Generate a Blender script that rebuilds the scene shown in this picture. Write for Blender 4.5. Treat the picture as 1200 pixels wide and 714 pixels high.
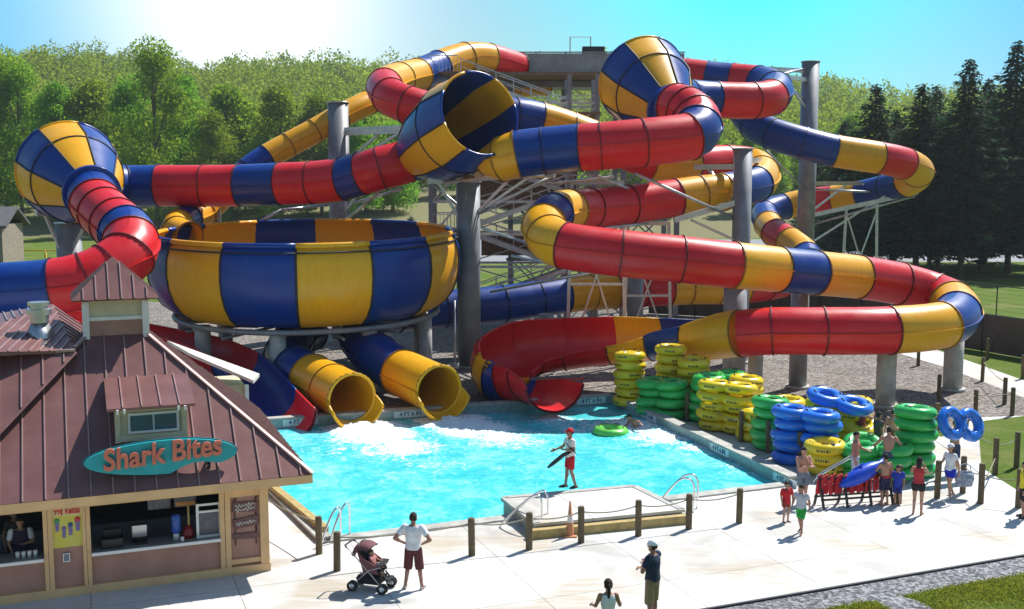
import bpy, bmesh, math, random
import numpy as np
from mathutils import Vector, Matrix
from mathutils.geometry import delaunay_2d_cdt
PI = math.pi
R = math.radians
random.seed(7)
rng = np.random.default_rng(11)
for o in list(bpy.data.objects):
    bpy.data.objects.remove(o)
SC = bpy.context.scene
COL = SC.collection

# ------------------------------------------------------------ camera, sky, sun
CAMH, FPX, CX, CY, HY = 9.5, 1300.0, 600.0, 357.0, 210.0
PITCH = math.atan((CY - HY) / FPX)
cam_d = bpy.data.cameras.new('camera')
cam = bpy.data.objects.new('camera', cam_d)
COL.objects.link(cam)
cam.location = (0, 0, CAMH)
cam.rotation_euler = (PI / 2 - PITCH, 0, 0)
cam_d.sensor_width = 36
cam_d.lens = 36 * FPX / 1200
cam_d.clip_start = 0.1
cam_d.clip_end = 4000
SC.camera = cam

SUN_EL, SUN_AZ = R(52), math.atan2(0.69, 0.725)      # azimuth measured from +Y towards +X
world = bpy.data.worlds.new('World')
SC.world = world
world.use_nodes = True
wn, wl = world.node_tree.nodes, world.node_tree.links
wn.clear()
w_out = wn.new('ShaderNodeOutputWorld')
w_bg = wn.new('ShaderNodeBackground')
w_sky = wn.new('ShaderNodeTexSky')
w_sky.sky_type = 'NISHITA'
w_sky.sun_disc = False
w_sky.sun_elevation = SUN_EL
w_sky.sun_rotation = SUN_AZ
w_sky.air_density = 1.3
w_sky.dust_density = 0.6
w_sky.ozone_density = 2.0
w_bg.inputs['Strength'].default_value = 0.07
w_tint = wn.new('ShaderNodeMix'); w_tint.data_type = 'RGBA'; w_tint.blend_type = 'MULTIPLY'
w_tint.inputs[0].default_value = 1.0
w_tint.inputs[7].default_value = (0.80, .98, 1.06, 1)
wl.new(w_sky.outputs[0], w_tint.inputs[6])
tc = wn.new('ShaderNodeTexCoord')

def sky_patch(prev, direction, power, col):
    """blends one painted tint (white glow, blue, cyan) into the sky around a direction"""
    d = wn.new('ShaderNodeVectorMath'); d.operation = 'DOT_PRODUCT'
    wl.new(tc.outputs['Generated'], d.inputs[0]); d.inputs[1].default_value = direction
    m = wn.new('ShaderNodeMath'); m.operation = 'MAXIMUM'; wl.new(d.outputs['Value'], m.inputs[0]); m.inputs[1].default_value = 0
    p = wn.new('ShaderNodeMath'); p.operation = 'POWER'; wl.new(m.outputs[0], p.inputs[0]); p.inputs[1].default_value = power
    mx = wn.new('ShaderNodeMix'); mx.data_type = 'RGBA'
    wl.new(p.outputs[0], mx.inputs[0]); wl.new(prev, mx.inputs[6]); mx.inputs[7].default_value = col
    return mx.outputs[2]

def ray(px, py):
    x, y = (px - CX) / FPX, -(py - CY) / FPX
    c, s = math.cos(PITCH), math.sin(PITCH)
    return Vector((x, c + y * s, -s + y * c))
def G(px, py, z=0.0):
    d = ray(px, py); t = (z - CAMH) / d.z
    return Vector((d.x * t, d.y * t, z))
def at(px, py, Y):
    d = ray(px, py); t = Y / d.y
    return Vector((d.x * t, Y, CAMH + d.z * t))
def on_plane(px, py, p0, n):
    d = ray(px, py); o = Vector((0, 0, CAMH))
    return o + d * ((p0 - o).dot(n) / d.dot(n))

wcol = sky_patch(w_tint.outputs[2], tuple(ray(-200, -80).normalized()), 22, (1.0, 6.0, 10.2, 1))
wcol = sky_patch(wcol, tuple(ray(1500, -120).normalized()), 30, (0.4, 4.8, 10.6, 1))
wcol = sky_patch(wcol, tuple(ray(880, -90).normalized()), 70, (0.5, 10.6, 12.0, 1))
wcol = sky_patch(wcol, tuple(ray(285, -10).normalized()), 130, (12.8, 13.6, 13.8, 1))
wl.new(wcol, w_bg.inputs['Color'])
wl.new(w_bg.outputs[0], w_out.inputs[0])

sd = bpy.data.lights.new('sun', 'SUN')
sd.energy = 4.6
sd.angle = R(0.5)
sd.color = (1.0, 0.965, 0.91)
sun = bpy.data.objects.new('sun', sd)
COL.objects.link(sun)
sdir = Vector((math.sin(SUN_AZ) * math.cos(SUN_EL), math.cos(SUN_AZ) * math.cos(SUN_EL), math.sin(SUN_EL)))
sun.rotation_euler = sdir.to_track_quat('Z', 'Y').to_euler()
sun.location = sdir * 200

SC.view_settings.view_transform = 'Standard'
SC.view_settings.look = 'None'
SC.view_settings.gamma = 1
SC.view_settings.exposure = 0.58
SC.view_settings.use_curve_mapping = False

# ------------------------------------------------------------ helpers
class MB:
    """collects shapes and links them as ONE mesh object"""
    def __init__(s):
        s.v = []; s.f = []; s.m = []; s.sm = []
    def add(s, vs, fs, mat=0, smooth=False):
        o = len(s.v)
        s.v += [tuple(v) for v in vs]
        for f in fs:
            s.f.append(tuple(i + o for i in f)); s.m.append(mat); s.sm.append(smooth)
        return s
    def box(s, c, size, rz=0.0, mat=0, rot=None):
        hx, hy, hz = size[0] / 2, size[1] / 2, size[2] / 2
        M = rot if rot is not None else Matrix.Rotation(rz, 3, 'Z')
        c = Vector(c)
        vs = [c + M @ Vector((x * hx, y * hy, z * hz)) for x in (-1, 1) for y in (-1, 1) for z in (-1, 1)]
        fs = [(0, 1, 3, 2), (4, 6, 7, 5), (0, 4, 5, 1), (2, 3, 7, 6), (0, 2, 6, 4), (1, 5, 7, 3)]
        return s.add(vs, fs, mat)
    def beam(s, a, b, w, h, mat=0):
        a, b = Vector(a), Vector(b); d = b - a
        if d.length < 1e-6: return s
        q = d.to_track_quat('Z', 'Y').to_matrix()
        return s.box((a + b) / 2, (w, h, d.length), mat=mat, rot=q)
    def tube(s, pts, r, n=8, mat=0, caps=True, smooth=True):
        pts = [Vector(p) for p in pts]
        rs = r if isinstance(r, (list, tuple)) else [r] * len(pts)
        t0 = (pts[1] - pts[0]).normalized()
        ref = Vector((0, 0, 1)) if abs(t0.z) < .9 else Vector((1, 0, 0))
        side = t0.cross(ref).normalized()
        vs = []
        for i, p in enumerate(pts):
            t = (pts[min(i + 1, len(pts) - 1)] - pts[max(i - 1, 0)])
            if t.length < 1e-9: t = t0
            t.normalize()
            side = (side - t * side.dot(t))
            if side.length < 1e-5: side = t.orthogonal()
            side.normalize(); up = side.cross(t)
            for k in range(n):
                a = 2 * PI * k / n
                vs.append(p + (side * math.cos(a) + up * math.sin(a)) * rs[i])
        fs = []
        for i in range(len(pts) - 1):
            for k in range(n):
                k2 = (k + 1) % n
                fs.append((i * n + k, (i + 1) * n + k, (i + 1) * n + k2, i * n + k2))
        s.add(vs, fs, mat, smooth)
        if caps:
            o = len(s.v) - len(vs)
            s.f.append(tuple(o + k for k in range(n))); s.m.append(mat); s.sm.append(False)
            s.f.append(tuple(o + (len(pts) - 1) * n + k for k in reversed(range(n)))); s.m.append(mat); s.sm.append(False)
        return s
    def lathe(s, prof, c=(0, 0, 0), n=24, mat=0, smooth=True, sx=1.0, sy=1.0, M=None):
        c = Vector(c); vs = []
        for (r, z) in prof:
            for k in range(n):
                a = 2 * PI * k / n
                v = Vector((r * math.cos(a) * sx, r * math.sin(a) * sy, z))
                if M is not None: v = M @ v
                vs.append(c + v)
        fs = []
        for i in range(len(prof) - 1):
            for k in range(n):
                k2 = (k + 1) % n
                fs.append((i * n + k, i * n + k2, (i + 1) * n + k2, (i + 1) * n + k))
        return s.add(vs, fs, mat, smooth)
    def cyl(s, a, b, r, r2=None, n=16, mat=0):
        return s.tube([a, b], [r, r if r2 is None else r2], n, mat)
    def prism(s, poly, thick, mat=0):
        """closed slab: polygon (3D points, planar) extruded by vector thick"""
        n = len(poly); t = Vector(thick)
        vs = [Vector(p) for p in poly] + [Vector(p) + t for p in poly]
        fs = [tuple(reversed(range(n))), tuple(range(n, 2 * n))] + [(i, (i + 1) % n, n + (i + 1) % n, n + i) for i in range(n)]
        return s.add(vs, fs, mat)
    def mesh(s, name):
        me = bpy.data.meshes.new(name)
        me.from_pydata(s.v, [], s.f)
        return me
    def build(s, name, mats, parent=None, loc=None, rz=0.0):
        if not isinstance(mats, (list, tuple)): mats = [mats]
        me = s.mesh(name)
        for m in mats: me.materials.append(m)
        me.polygons.foreach_set('material_index', s.m)
        me.polygons.foreach_set('use_smooth', s.sm)
        bm = bmesh.new(); bm.from_mesh(me); bmesh.ops.recalc_face_normals(bm, faces=bm.faces); bm.to_mesh(me); bm.free()
        return link(me, name, parent, loc, rz)

def link(me, name, parent=None, loc=None, rz=0.0):
    o = bpy.data.objects.new(name, me)
    COL.objects.link(o)
    if parent is not None: o.parent = parent
    if loc is not None: o.location = loc
    o.rotation_euler.z = rz
    return o
def tag(o, label=None, cat=None, group=None, kind=None):
    if label: o['label'] = label
    if cat: o['category'] = cat
    if group: o['group'] = group
    if kind: o['kind'] = kind
    return o
def empty(name, loc=(0, 0, 0), rz=0.0):
    o = bpy.data.objects.new(name, None); COL.objects.link(o)
    o.location = loc; o.rotation_euler.z = rz; o.empty_display_size = .2
    return o
def copy_tree(o, parent=None):
    c = o.copy(); COL.objects.link(c)
    if parent is not None: c.parent = parent
    for ch in list(o.children): copy_tree(ch, c)
    return c
ORD = ['first', 'second', 'third', 'fourth', 'fifth', 'sixth', 'seventh', 'eighth', 'ninth', 'tenth', 'eleventh', 'twelfth',
       'thirteenth', 'fourteenth', 'fifteenth', 'sixteenth', 'seventeenth', 'eighteenth', 'nineteenth', 'twentieth',
       'twenty-first', 'twenty-second', 'twenty-third', 'twenty-fourth', 'twenty-fifth', 'twenty-sixth', 'twenty-seventh',
       'twenty-eighth', 'twenty-ninth', 'thirtieth', 'thirty-first', 'thirty-second', 'thirty-third', 'thirty-fourth', 'thirty-fifth', 'thirty-sixth']

# ------------------------------------------------------------ materials
def mat(name, col, rough=.5, metal=0.0, coat=0.0, var=.12, vscale=3.0, bump=0.0, bscale=40.0, col2=None, spec=.5, coords='Object', detail=6):
    m = bpy.data.materials.new(name); m.use_nodes = True
    nt = m.node_tree; n, l = nt.nodes, nt.links
    b = n['Principled BSDF']
    b.inputs['Roughness'].default_value = rough
    b.inputs['Metallic'].default_value = metal
    b.inputs['Coat Weight'].default_value = coat
    b.inputs['Specular IOR Level'].default_value = spec
    t = n.new('ShaderNodeTexCoord')
    nz = n.new('ShaderNodeTexNoise'); nz.inputs['Scale'].default_value = vscale; nz.inputs['Detail'].default_value = detail
    l.new(t.outputs[coords], nz.inputs['Vector'])
    rp = n.new('ShaderNodeValToRGB'); rp.color_ramp.elements[0].position = .3; rp.color_ramp.elements[1].position = .7
    c2 = col2 if col2 else [c * (1 - var) for c in col]
    c1 = col if col2 else [min(1, c * (1 + var)) for c in col]
    rp.color_ramp.elements[0].color = (*c2, 1); rp.color_ramp.elements[1].color = (*c1, 1)
    l.new(nz.outputs['Fac'], rp.inputs[0]); l.new(rp.outputs[0], b.inputs['Base Color'])
    if bump > 0:
        nb = n.new('ShaderNodeTexNoise'); nb.inputs['Scale'].default_value = bscale; nb.inputs['Detail'].default_value = 4
        l.new(t.outputs[coords], nb.inputs['Vector'])
        bp = n.new('ShaderNodeBump'); bp.inputs['Strength'].default_value = bump; bp.inputs['Distance'].default_value = .02
        l.new(nb.outputs['Fac'], bp.inputs['Height']); l.new(bp.outputs[0], b.inputs['Normal'])
    return m
def ramp(n, l, src, stops):
    r = n.new('ShaderNodeValToRGB'); e = r.color_ramp.elements
    while len(e) < len(stops): e.new(.5)
    for i, (p, c) in enumerate(stops):
        e[i].position = p; e[i].color = (*c, 1) if len(c) == 3 else c
    l.new(src, r.inputs[0]); return r.outputs[0]
def mixc(n, l, fac, a, b, blend='MIX'):
    m = n.new('ShaderNodeMix'); m.data_type = 'RGBA'; m.blend_type = blend
    for i, s in ((0, fac), (6, a), (7, b)):
        if hasattr(s, 'is_output') or hasattr(s, 'links'): l.new(s, m.inputs[i])
        else: m.inputs[i].default_value = s if i == 0 else ((*s, 1) if len(s) == 3 else s)
    return m.outputs[2]
def mth(n, l, op, a, b=None, clamp=False):
    m = n.new('ShaderNodeMath'); m.operation = op; m.use_clamp = clamp
    for i, s in ((0, a), (1, b)):
        if s is None: continue
        if hasattr(s, 'links'): l.new(s, m.inputs[i])
        else: m.inputs[i].default_value = s
    return m.outputs[0]
def noise(n, l, vec, scale, detail=5, rough=.5, dist=0):
    t = n.new('ShaderNodeTexNoise'); t.inputs['Scale'].default_value = scale; t.inputs['Detail'].default_value = detail
    t.inputs['Roughness'].default_value = rough; t.inputs['Distortion'].default_value = dist
    l.new(vec, t.inputs['Vector']); return t.outputs['Fac']
def newmat(name):
    m = bpy.data.materials.new(name); m.use_nodes = True
    n, l = m.node_tree.nodes, m.node_tree.links
    t = n.new('ShaderNodeTexCoord')
    return m, n, l, n['Principled BSDF'], t
def bumpn(n, l, b, h, strength, dist=.02):
    bp = n.new('ShaderNodeBump'); bp.inputs['Strength'].default_value = strength; bp.inputs['Distance'].default_value = dist
    l.new(h, bp.inputs['Height']); l.new(bp.outputs[0], b.inputs['Normal'])

def gelcoat(name, col, chalk):
    """sun-aged fibreglass: chalky streaks and water marks over a glossy coat"""
    m, n, l, b, t = newmat(name)
    a = noise(n, l, t.outputs['Object'], .6, 8, .65, .6)
    c = noise(n, l, t.outputs['Object'], 6, 6, .6)
    mp = n.new('ShaderNodeMapping'); mp.inputs['Scale'].default_value = (4, 4, .5)
    l.new(t.outputs['Object'], mp.inputs['Vector'])
    st = noise(n, l, mp.outputs[0], 1.6, 6, .7)
    k = mth(n, l, 'MULTIPLY', ramp(n, l, a, [(.35, (.1, .1, .1)), (.7, (.9, .9, .9))]), c)
    base = mixc(n, l, k, tuple(col), chalk)
    dk = ramp(n, l, st, [(.3, (.72, .70, .68)), (.55, (1, 1, 1))])
    l.new(mixc(n, l, .4, base, dk, 'MULTIPLY'), b.inputs['Base Color'])
    l.new(ramp(n, l, a, [(.3, (.28, .28, .28)), (.8, (.52, .52, .52))]), b.inputs['Roughness'])
    b.inputs['Coat Weight'].default_value = .10; b.inputs['Coat Roughness'].default_value = .15; b.inputs['Specular IOR Level'].default_value = .36
    return m
M = {}
M['yel'] = gelcoat('yellow_gelcoat', (.80, .37, .004), (.82, .45, .03))
M['red'] = gelcoat('red_gelcoat', (.64, .006, .012), (.66, .045, .055))
M['blu'] = gelcoat('blue_gelcoat', (.001, .030, .24), (.008, .08, .33))
M['flange'] = mat('flange_shade_and_edging', (.02, .02, .03), .6)  # flange shade put in as near-black; the deck edging is truly dark
FL = {'Y': mat('yellow_flange_shade', (.26, .12, .01), .5), 'R': mat('red_flange_shade', (.13, .006, .008), .5), 'B': mat('blue_flange_shade', (.004, .010, .07), .5)}  # flanges share their section's colour; the darker tone is painted shade
SM = {'Y': M['yel'], 'R': M['red'], 'B': M['blu']}
SN = {'Y': 'yellow', 'R': 'red', 'B': 'blue'}
M['steel'] = mat('weathered_grey_steel', (.24, .25, .27), .55, .3, var=.2, vscale=1.5, bump=.1)
M['galv'] = mat('galvanised_pipe', (.50, .52, .55), .35, .7, var=.15, vscale=4)
M['conc_post'] = mat('concrete_pier', (.42, .42, .40), .85, var=.2, vscale=2.5, bump=.3)
M['chrome'] = mat('stainless_rail', (.75, .76, .78), .15, 1.0, var=.05)
M['post'] = mat('treated_timber', (.16, .115, .06), .8, col2=(.085, .065, .035), vscale=8, bump=.5, bscale=25)
M['rope'] = mat('rope_fibre', (.30, .27, .20), .9)
M['black'] = mat('black_plastic', (.015, .015, .016), .5)
M['white'] = mat('white_paint', (.78, .77, .74), .5, var=.05)
M['tan'] = mat('tan_trim_paint', (.72, .45, .22), .6, var=.1, vscale=2, bump=.15, bscale=30)
M['cream'] = mat('cream_siding', (.62, .54, .36), .65, var=.08)
M['brown'] = mat('dusty_brown_siding', (.42, .22, .17), .7, var=.12, vscale=2, bump=.15)
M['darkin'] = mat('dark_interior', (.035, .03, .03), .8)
M['counter'] = mat('grey_counter', (.25, .26, .27), .4)
M['glass'] = mat('window_glass', (.02, .09, .16), .06, spec=.8)
M['alum'] = mat('aluminium', (.6, .62, .64), .3, .9, var=.1)
M['wood'] = mat('weathered_deck_wood', (.22, .14, .09), .8, var=.3, vscale=6, bump=.3)
M['fence'] = mat('brown_privacy_mesh', (.085, .065, .055), .9, var=.2, vscale=2)

def roofmat():
    m, n, l, b, t = newmat('burgundy_standing_seam')
    a = noise(n, l, t.outputs['Object'], 1.2, 7, .6)
    l.new(ramp(n, l, a, [(.3, (.17, .072, .066)), (.7, (.25, .12, .11))]), b.inputs['Base Color'])
    b.inputs['Roughness'].default_value = .42; b.inputs['Metallic'].default_value = .25
    bumpn(n, l, b, noise(n, l, t.outputs['Object'], 3, 2), .15, .03)
    return m
M['roof'] = roofmat()

def concrete():
    m, n, l, b, t = newmat('pool_deck_concrete')
    mp = n.new('ShaderNodeMapping'); mp.inputs['Rotation'].default_value = (0, 0, R(-21.5))
    l.new(t.outputs['Object'], mp.inputs['Vector'])
    a = noise(n, l, t.outputs['Object'], .18, 8, .62, .4)
    c = noise(n, l, t.outputs['Object'], 2.2, 8, .65)
    f = noise(n, l, t.outputs['Object'], 45, 3)
    base = ramp(n, l, a, [(.30, (.52, .50, .46)), (.5, (.65, .64, .61)), (.72, (.72, .715, .70))])
    base = mixc(n, l, .45, base, ramp(n, l, c, [(.3, (.72, .69, .64)), (.6, (1, 1, 1))]), 'MULTIPLY')
    base = mixc(n, l, .25, base, ramp(n, l, f, [(.3, (.75, .75, .75)), (.65, (1, 1, 1))]), 'MULTIPLY')
    # tan sediment washes with a streaky edge
    ms = n.new('ShaderNodeMapping'); ms.inputs['Rotation'].default_value = (0, 0, R(30)); ms.inputs['Scale'].default_value = (.5, 5, 1)
    l.new(t.outputs['Object'], ms.inputs['Vector'])
    sm = noise(n, l, ms.outputs[0], 1.1, 5, .6)
    big = noise(n, l, t.outputs['Object'], .33, 3, .4)
    k = mth(n, l, 'MULTIPLY', ramp(n, l, big, [(.54, (0, 0, 0)), (.62, (1, 1, 1))]), ramp(n, l, sm, [(.35, (.15, .15, .15)), (.55, (1, 1, 1))]))
    base = mixc(n, l, mth(n, l, 'MULTIPLY', k, .7), base, (.44, .36, .25))
    # damp patches
    w = noise(n, l, t.outputs['Object'], .42, 4, .5, .8)
    wk = ramp(n, l, w, [(.57, (0, 0, 0)), (.62, (.6, .6, .6))])
    base = mixc(n, l, wk, base, (.40, .38, .35))
    br = n.new('ShaderNodeTexBrick'); br.offset = 0; br.inputs['Scale'].default_value = 1
    br.inputs['Brick Width'].default_value = 3.2; br.inputs['Row Height'].default_value = 3.2
    br.inputs['Mortar Size'].default_value = .012; br.inputs['Mortar Smooth'].default_value = .2
    br.inputs['Color1'].default_value = (1, 1, 1, 1); br.inputs['Color2'].default_value = (.93, .93, .93, 1); br.inputs['Mortar'].default_value = (.45, .42, .38, 1)
    l.new(mp.outputs[0], br.inputs['Vector'])
    l.new(mixc(n, l, 1.0, base, br.outputs['Color'], 'MULTIPLY'), b.inputs['Base Color'])
    l.new(ramp(n, l, w, [(.58, (.85, .85, .85)), (.68, (.45, .45, .45))]), b.inputs['Roughness'])
    bumpn(n, l, b, f, .25, .01)
    return m
M['deck'] = concrete()

def gravel(name, c0, c1, c2, sc):
    m, n, l, b, t = newmat(name)
    v = n.new('ShaderNodeTexVoronoi'); v.inputs['Scale'].default_value = sc
    l.new(t.outputs['Object'], v.inputs['Vector'])
    a = noise(n, l, t.outputs['Object'], .3, 7, .6)
    s = n.new('ShaderNodeSeparateColor'); l.new(v.outputs['Color'], s.inputs[0])
    base = ramp(n, l, s.outputs[0], [(0, c0), (.5, c1), (1, c2)])
    base = mixc(n, l, .6, base, ramp(n, l, a, [(.35, (.62, .58, .52)), (.65, (1.0, 1.0, 1.0))]), 'MULTIPLY')
    l.new(base, b.inputs['Base Color']); b.inputs['Roughness'].default_value = .95
    bumpn(n, l, b, v.outputs['Distance'], .8, .04)
    return m
M['gravel'] = gravel('river_gravel', (.08, .065, .055), (.20, .175, .155), (.36, .33, .30), 9)
M['pebble'] = gravel('border_stones', (.06, .06, .07), (.17, .175, .19), (.38, .38, .40), 13)

def grass(name, lo, hi, dry, dscale=.25):
    m, n, l, b, t = newmat(name)
    a = noise(n, l, t.outputs['Object'], dscale, 8, .65)
    c = noise(n, l, t.outputs['Object'], 5, 6, .7)
    f = noise(n, l, t.outputs['Object'], 40, 4, .7)
    base = ramp(n, l, c, [(.3, lo), (.7, hi)])
    base = mixc(n, l, ramp(n, l, a, [(.5, (0, 0, 0)), (.68, (.7, .7, .7))]), base, dry)
    base = mixc(n, l, .6, base, ramp(n, l, f, [(.3, (.5, .5, .5)), (.65, (1, 1, 1))]), 'MULTIPLY')
    l.new(base, b.inputs['Base Color']); b.inputs['Roughness'].default_value = .95
    b.inputs['Specular IOR Level'].default_value = .15
    bumpn(n, l, b, f, .8, .05)
    return m
M['grass'] = grass('lawn_grass', (.07, .125, .014), (.15, .22, .025), (.27, .24, .10))
M['field'] = grass('meadow_field', (.20, .19, .09), (.27, .25, .13), (.10, .17, .03), .012)
M['seam'] = mat('sunlit_seam_tint', (.42, .27, .25), .35, .3, var=.15)  # sunlit highlight of the roof ribs, put in as a paler colour
M['road'] = mat('pale_asphalt', (.24, .245, .26), .9, var=.12, vscale=.2)

def water():
    m, n, l, b, t = newmat('pool_water')
    o = t.outputs['Object']
    a = noise(n, l, o, .55, 6, .6, .8)
    c = noise(n, l, o, 2.6, 6, .62, 1.2)
    f = noise(n, l, o, 8, 5, .62, .7)
    base = ramp(n, l, mth(n, l, 'ADD', mth(n, l, 'MULTIPLY', a, .5), mth(n, l, 'MULTIPLY', c, .5)),
                [(.30, (.01, .46, .52)), (.48, (.07, .63, .68)), (.62, (.28, .78, .82))])
    # foam churned up where the slides enter the pool
    acc = None
    for (x, y, r, wt) in WATER_FOAM:
        d = n.new('ShaderNodeVectorMath'); d.operation = 'DISTANCE'; l.new(o, d.inputs[0]); d.inputs[1].default_value = (x, y, WZ)
        k = mth(n, l, 'MULTIPLY', mth(n, l, 'SUBTRACT', 1.0, mth(n, l, 'DIVIDE', d.outputs['Value'], r), True), wt)
        acc = k if acc is None else mth(n, l, 'MAXIMUM', acc, k)
    det = mth(n, l, 'ADD', mth(n, l, 'MULTIPLY', c, .55), mth(n, l, 'MULTIPLY', f, .45))
    fm = mth(n, l, 'ADD', mth(n, l, 'MULTIPLY', acc, .42), det)
    fk = ramp(n, l, fm, [(.64, (0, 0, 0)), (.76, (1, 1, 1))])
    base = mixc(n, l, fk, base, (.82, .90, .90))
    l.new(base, b.inputs['Base Color'])
    l.new(ramp(n, l, fm, [(.66, (.08, .08, .08)), (.82, (.6, .6, .6))]), b.inputs['Roughness'])
    b.inputs['IOR'].default_value = 1.33
    bumpn(n, l, b, mth(n, l, 'ADD', mth(n, l, 'MULTIPLY', c, .7), mth(n, l, 'MULTIPLY', f, .3)), .55, .10)
    return m
# ------------------------------------------------------------ the setting: ground sheet cut into its surfaces
WZ = -0.16
POOL = [Vector((8.63, 34.0)), Vector((4.35, 47.1)), Vector((-11.4, 41.5)), Vector((-4.9, 28.6))]
WATER_FOAM = [(*G(px_, py_, WZ).xy, r_, w_) for px_, py_, r_, w_ in (
    (426, 502, 2.2, 1.6), (440, 512, 2.4, 1.3), (468, 526, 2.8, .8), (400, 528, 2.2, .4), (530, 494, 2.2, 1.7), (556, 504, 2.4, 1.3), (590, 515, 2.6, .75), (500, 545, 3.2, .35),
    (645, 492, 1.6, .8), (742, 500, 2.4, .95), (780, 512, 2.6, .85), (820, 524, 2.2, .6), (690, 500, 2.6, .5), (880, 548, 2.0, .5))]
M['water'] = water()
A_ = G(835, 714).xy; B_ = G(1200, 652).xy
dAB = (B_ - A_)
def g2(*a): return G(*a).xy
deck_poly = [A_ - dAB * 5, A_, B_, B_ + dAB * 5, g2(1500, 520), g2(1212, 487), g2(1125, 490), g2(1105, 512), g2(1000, 505), g2(870, 464),
             g2(742, 450), g2(716, 466), POOL[1], POOL[2], Vector((-16, 40)), Vector((-45, 30))]
lawn_poly = [g2(1146, 494), g2(1205, 487), g2(1400, 470), g2(1400, 600), g2(1210, 586), g2(1150, 548)]
path_poly = [g2(1030, 396), g2(1078, 403), g2(1200, 446), g2(1420, 500), g2(1420, 520), g2(1205, 468), g2(1110, 431), g2(1020, 404)]
gravel_poly = [g2(-300, 600), Vector((-70, 84)), Vector((30, 88)), g2(1000, 378), g2(1085, 418), g2(1210, 462), g2(1214, 488), g2(1000, 520), g2(600, 560)]
nrm = Vector((dAB.y, -dAB.x)).normalized()
peb_poly = [A_ - dAB * 5, B_ + dAB * 5, B_ + dAB * 5 + nrm * .95, A_ - dAB * 5 + nrm * .95]
peb2_poly = [p_ + Vector((random.uniform(-.16, .16), random.uniform(-.16, .16))) for p_ in [g2(985, 697), g2(1010, 690), g2(1040, 688), g2(1066, 684), g2(1050, 692), g2(1066, 698), g2(1080, 706), g2(1105, 716), g2(1075, 724), g2(1040, 722), g2(1032, 712), g2(1016, 702)]]
road_poly = [Vector((-8, 128)), Vector((170, 128)), Vector((170, 176)), Vector((-8, 176))]
sheet = [Vector((-260, -12)), Vector((260, -12)), Vector((260, 180)), Vector((-260, 180))]
def smooth_poly(poly, seg):
    out = []
    for i, p in enumerate(poly):
        q = poly[(i + 1) % len(poly)]
        k = max(1, int((q - p).length / seg))
        for j in range(k): out.append(p.lerp(q, j / k))
    return out
polys = [('pool', POOL), ('lawn', lawn_poly), ('deck', deck_poly), ('path', path_poly), ('pebble', peb_poly), ('pebble', peb2_poly),
         ('gravel', gravel_poly), ('road', road_poly), ('grass', sheet)]
def inside(p, poly):
    c = False; j = len(poly) - 1
    for i in range(len(poly)):
        a, b = poly[i], poly[j]
        if (a.y > p.y) != (b.y > p.y) and p.x < (b.x - a.x) * (p.y - a.y) / (b.y - a.y) + a.x: c = not c
        j = i
    return c
vin, ein = [], []
for nm, poly in polys:
    pl = smooth_poly(poly, {'grass': 30, 'pebble': 2.0}.get(nm, 8)); o = len(vin)
    vin += pl; ein += [(o + i, o + (i + 1) % len(pl)) for i in range(len(pl))]
cv, ce, cf, *_ = delaunay_2d_cdt(vin, ein, [], 0, 1e-4)
regs = {}
for f in cf:
    c = sum((cv[i] for i in f), Vector((0, 0))) / len(f)
    for nm, poly in polys:
        if inside(c, poly): regs.setdefault(nm, []).append(f); break
NAMES = {'lawn': ('lawn', 'grass'), 'deck': ('pool_deck', 'deck'), 'path': ('path', 'deck'), 'pebble': ('stone_border', 'pebble'),
         'gravel': ('gravel_bed', 'gravel'), 'road': ('road', 'road'), 'grass': ('ground', 'grass')}
for nm, fs in regs.items():
    if nm == 'pool': continue
    idx = sorted({i for f in fs for i in f}); mp_ = {i: k for k, i in enumerate(idx)}
    b = MB(); b.add([(cv[i].x, cv[i].y, 0) for i in idx], [tuple(mp_[i] for i in f) for f in fs])
    o = b.build(NAMES[nm][0], M[NAMES[nm][1]])
    for p in o.data.polygons:
        if p.normal.z < 0: p.flip()
    tag(o, kind='structure')

def hgt(x, y):
    t = max(0.0, y - 180)
    h = 4.0 * min(1, t / 30) + 7 * max(0, min(1, (t - 30) / 60))
    u = max(0, min(1, (t - 80) / 230)); u = u * u * (3 - 2 * u)
    top = 36 - 19 * max(0, min(1, (x / max(y, 1) - .08) / .28))
    h += top * u
    h += 1.6 * math.sin(x * .021 + y * .011) * min(1, t / 100) + 2.2 * math.sin(x * .009 - 1.3) * min(1, t / 200)
    return h
b = MB(); nx, ny = 90, 60
for j in range(ny + 1):
    y = 180 + 1400 * (j / ny) ** 2
    for i in range(nx + 1):
        x = (-1 + 2 * i / nx) * (260 + (y - 180) * .9)
        b.v.append((x, y, hgt(x, y) if j else 0))
for j in range(ny):
    for i in range(nx):
        a = j * (nx + 1) + i
        b.f.append((a, a + 1, a + nx + 2, a + nx + 1)); b.m.append(0); b.sm.append(True)
tag(b.build('hills', M['field']), kind='structure')

b = MB(); b.beam(Vector((*(A_ - dAB * 5), .01)), Vector((*(B_ + dAB * 5), .01)), .07, .07); tag(b.build('deck_edging', M['flange']), kind='structure')
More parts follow.
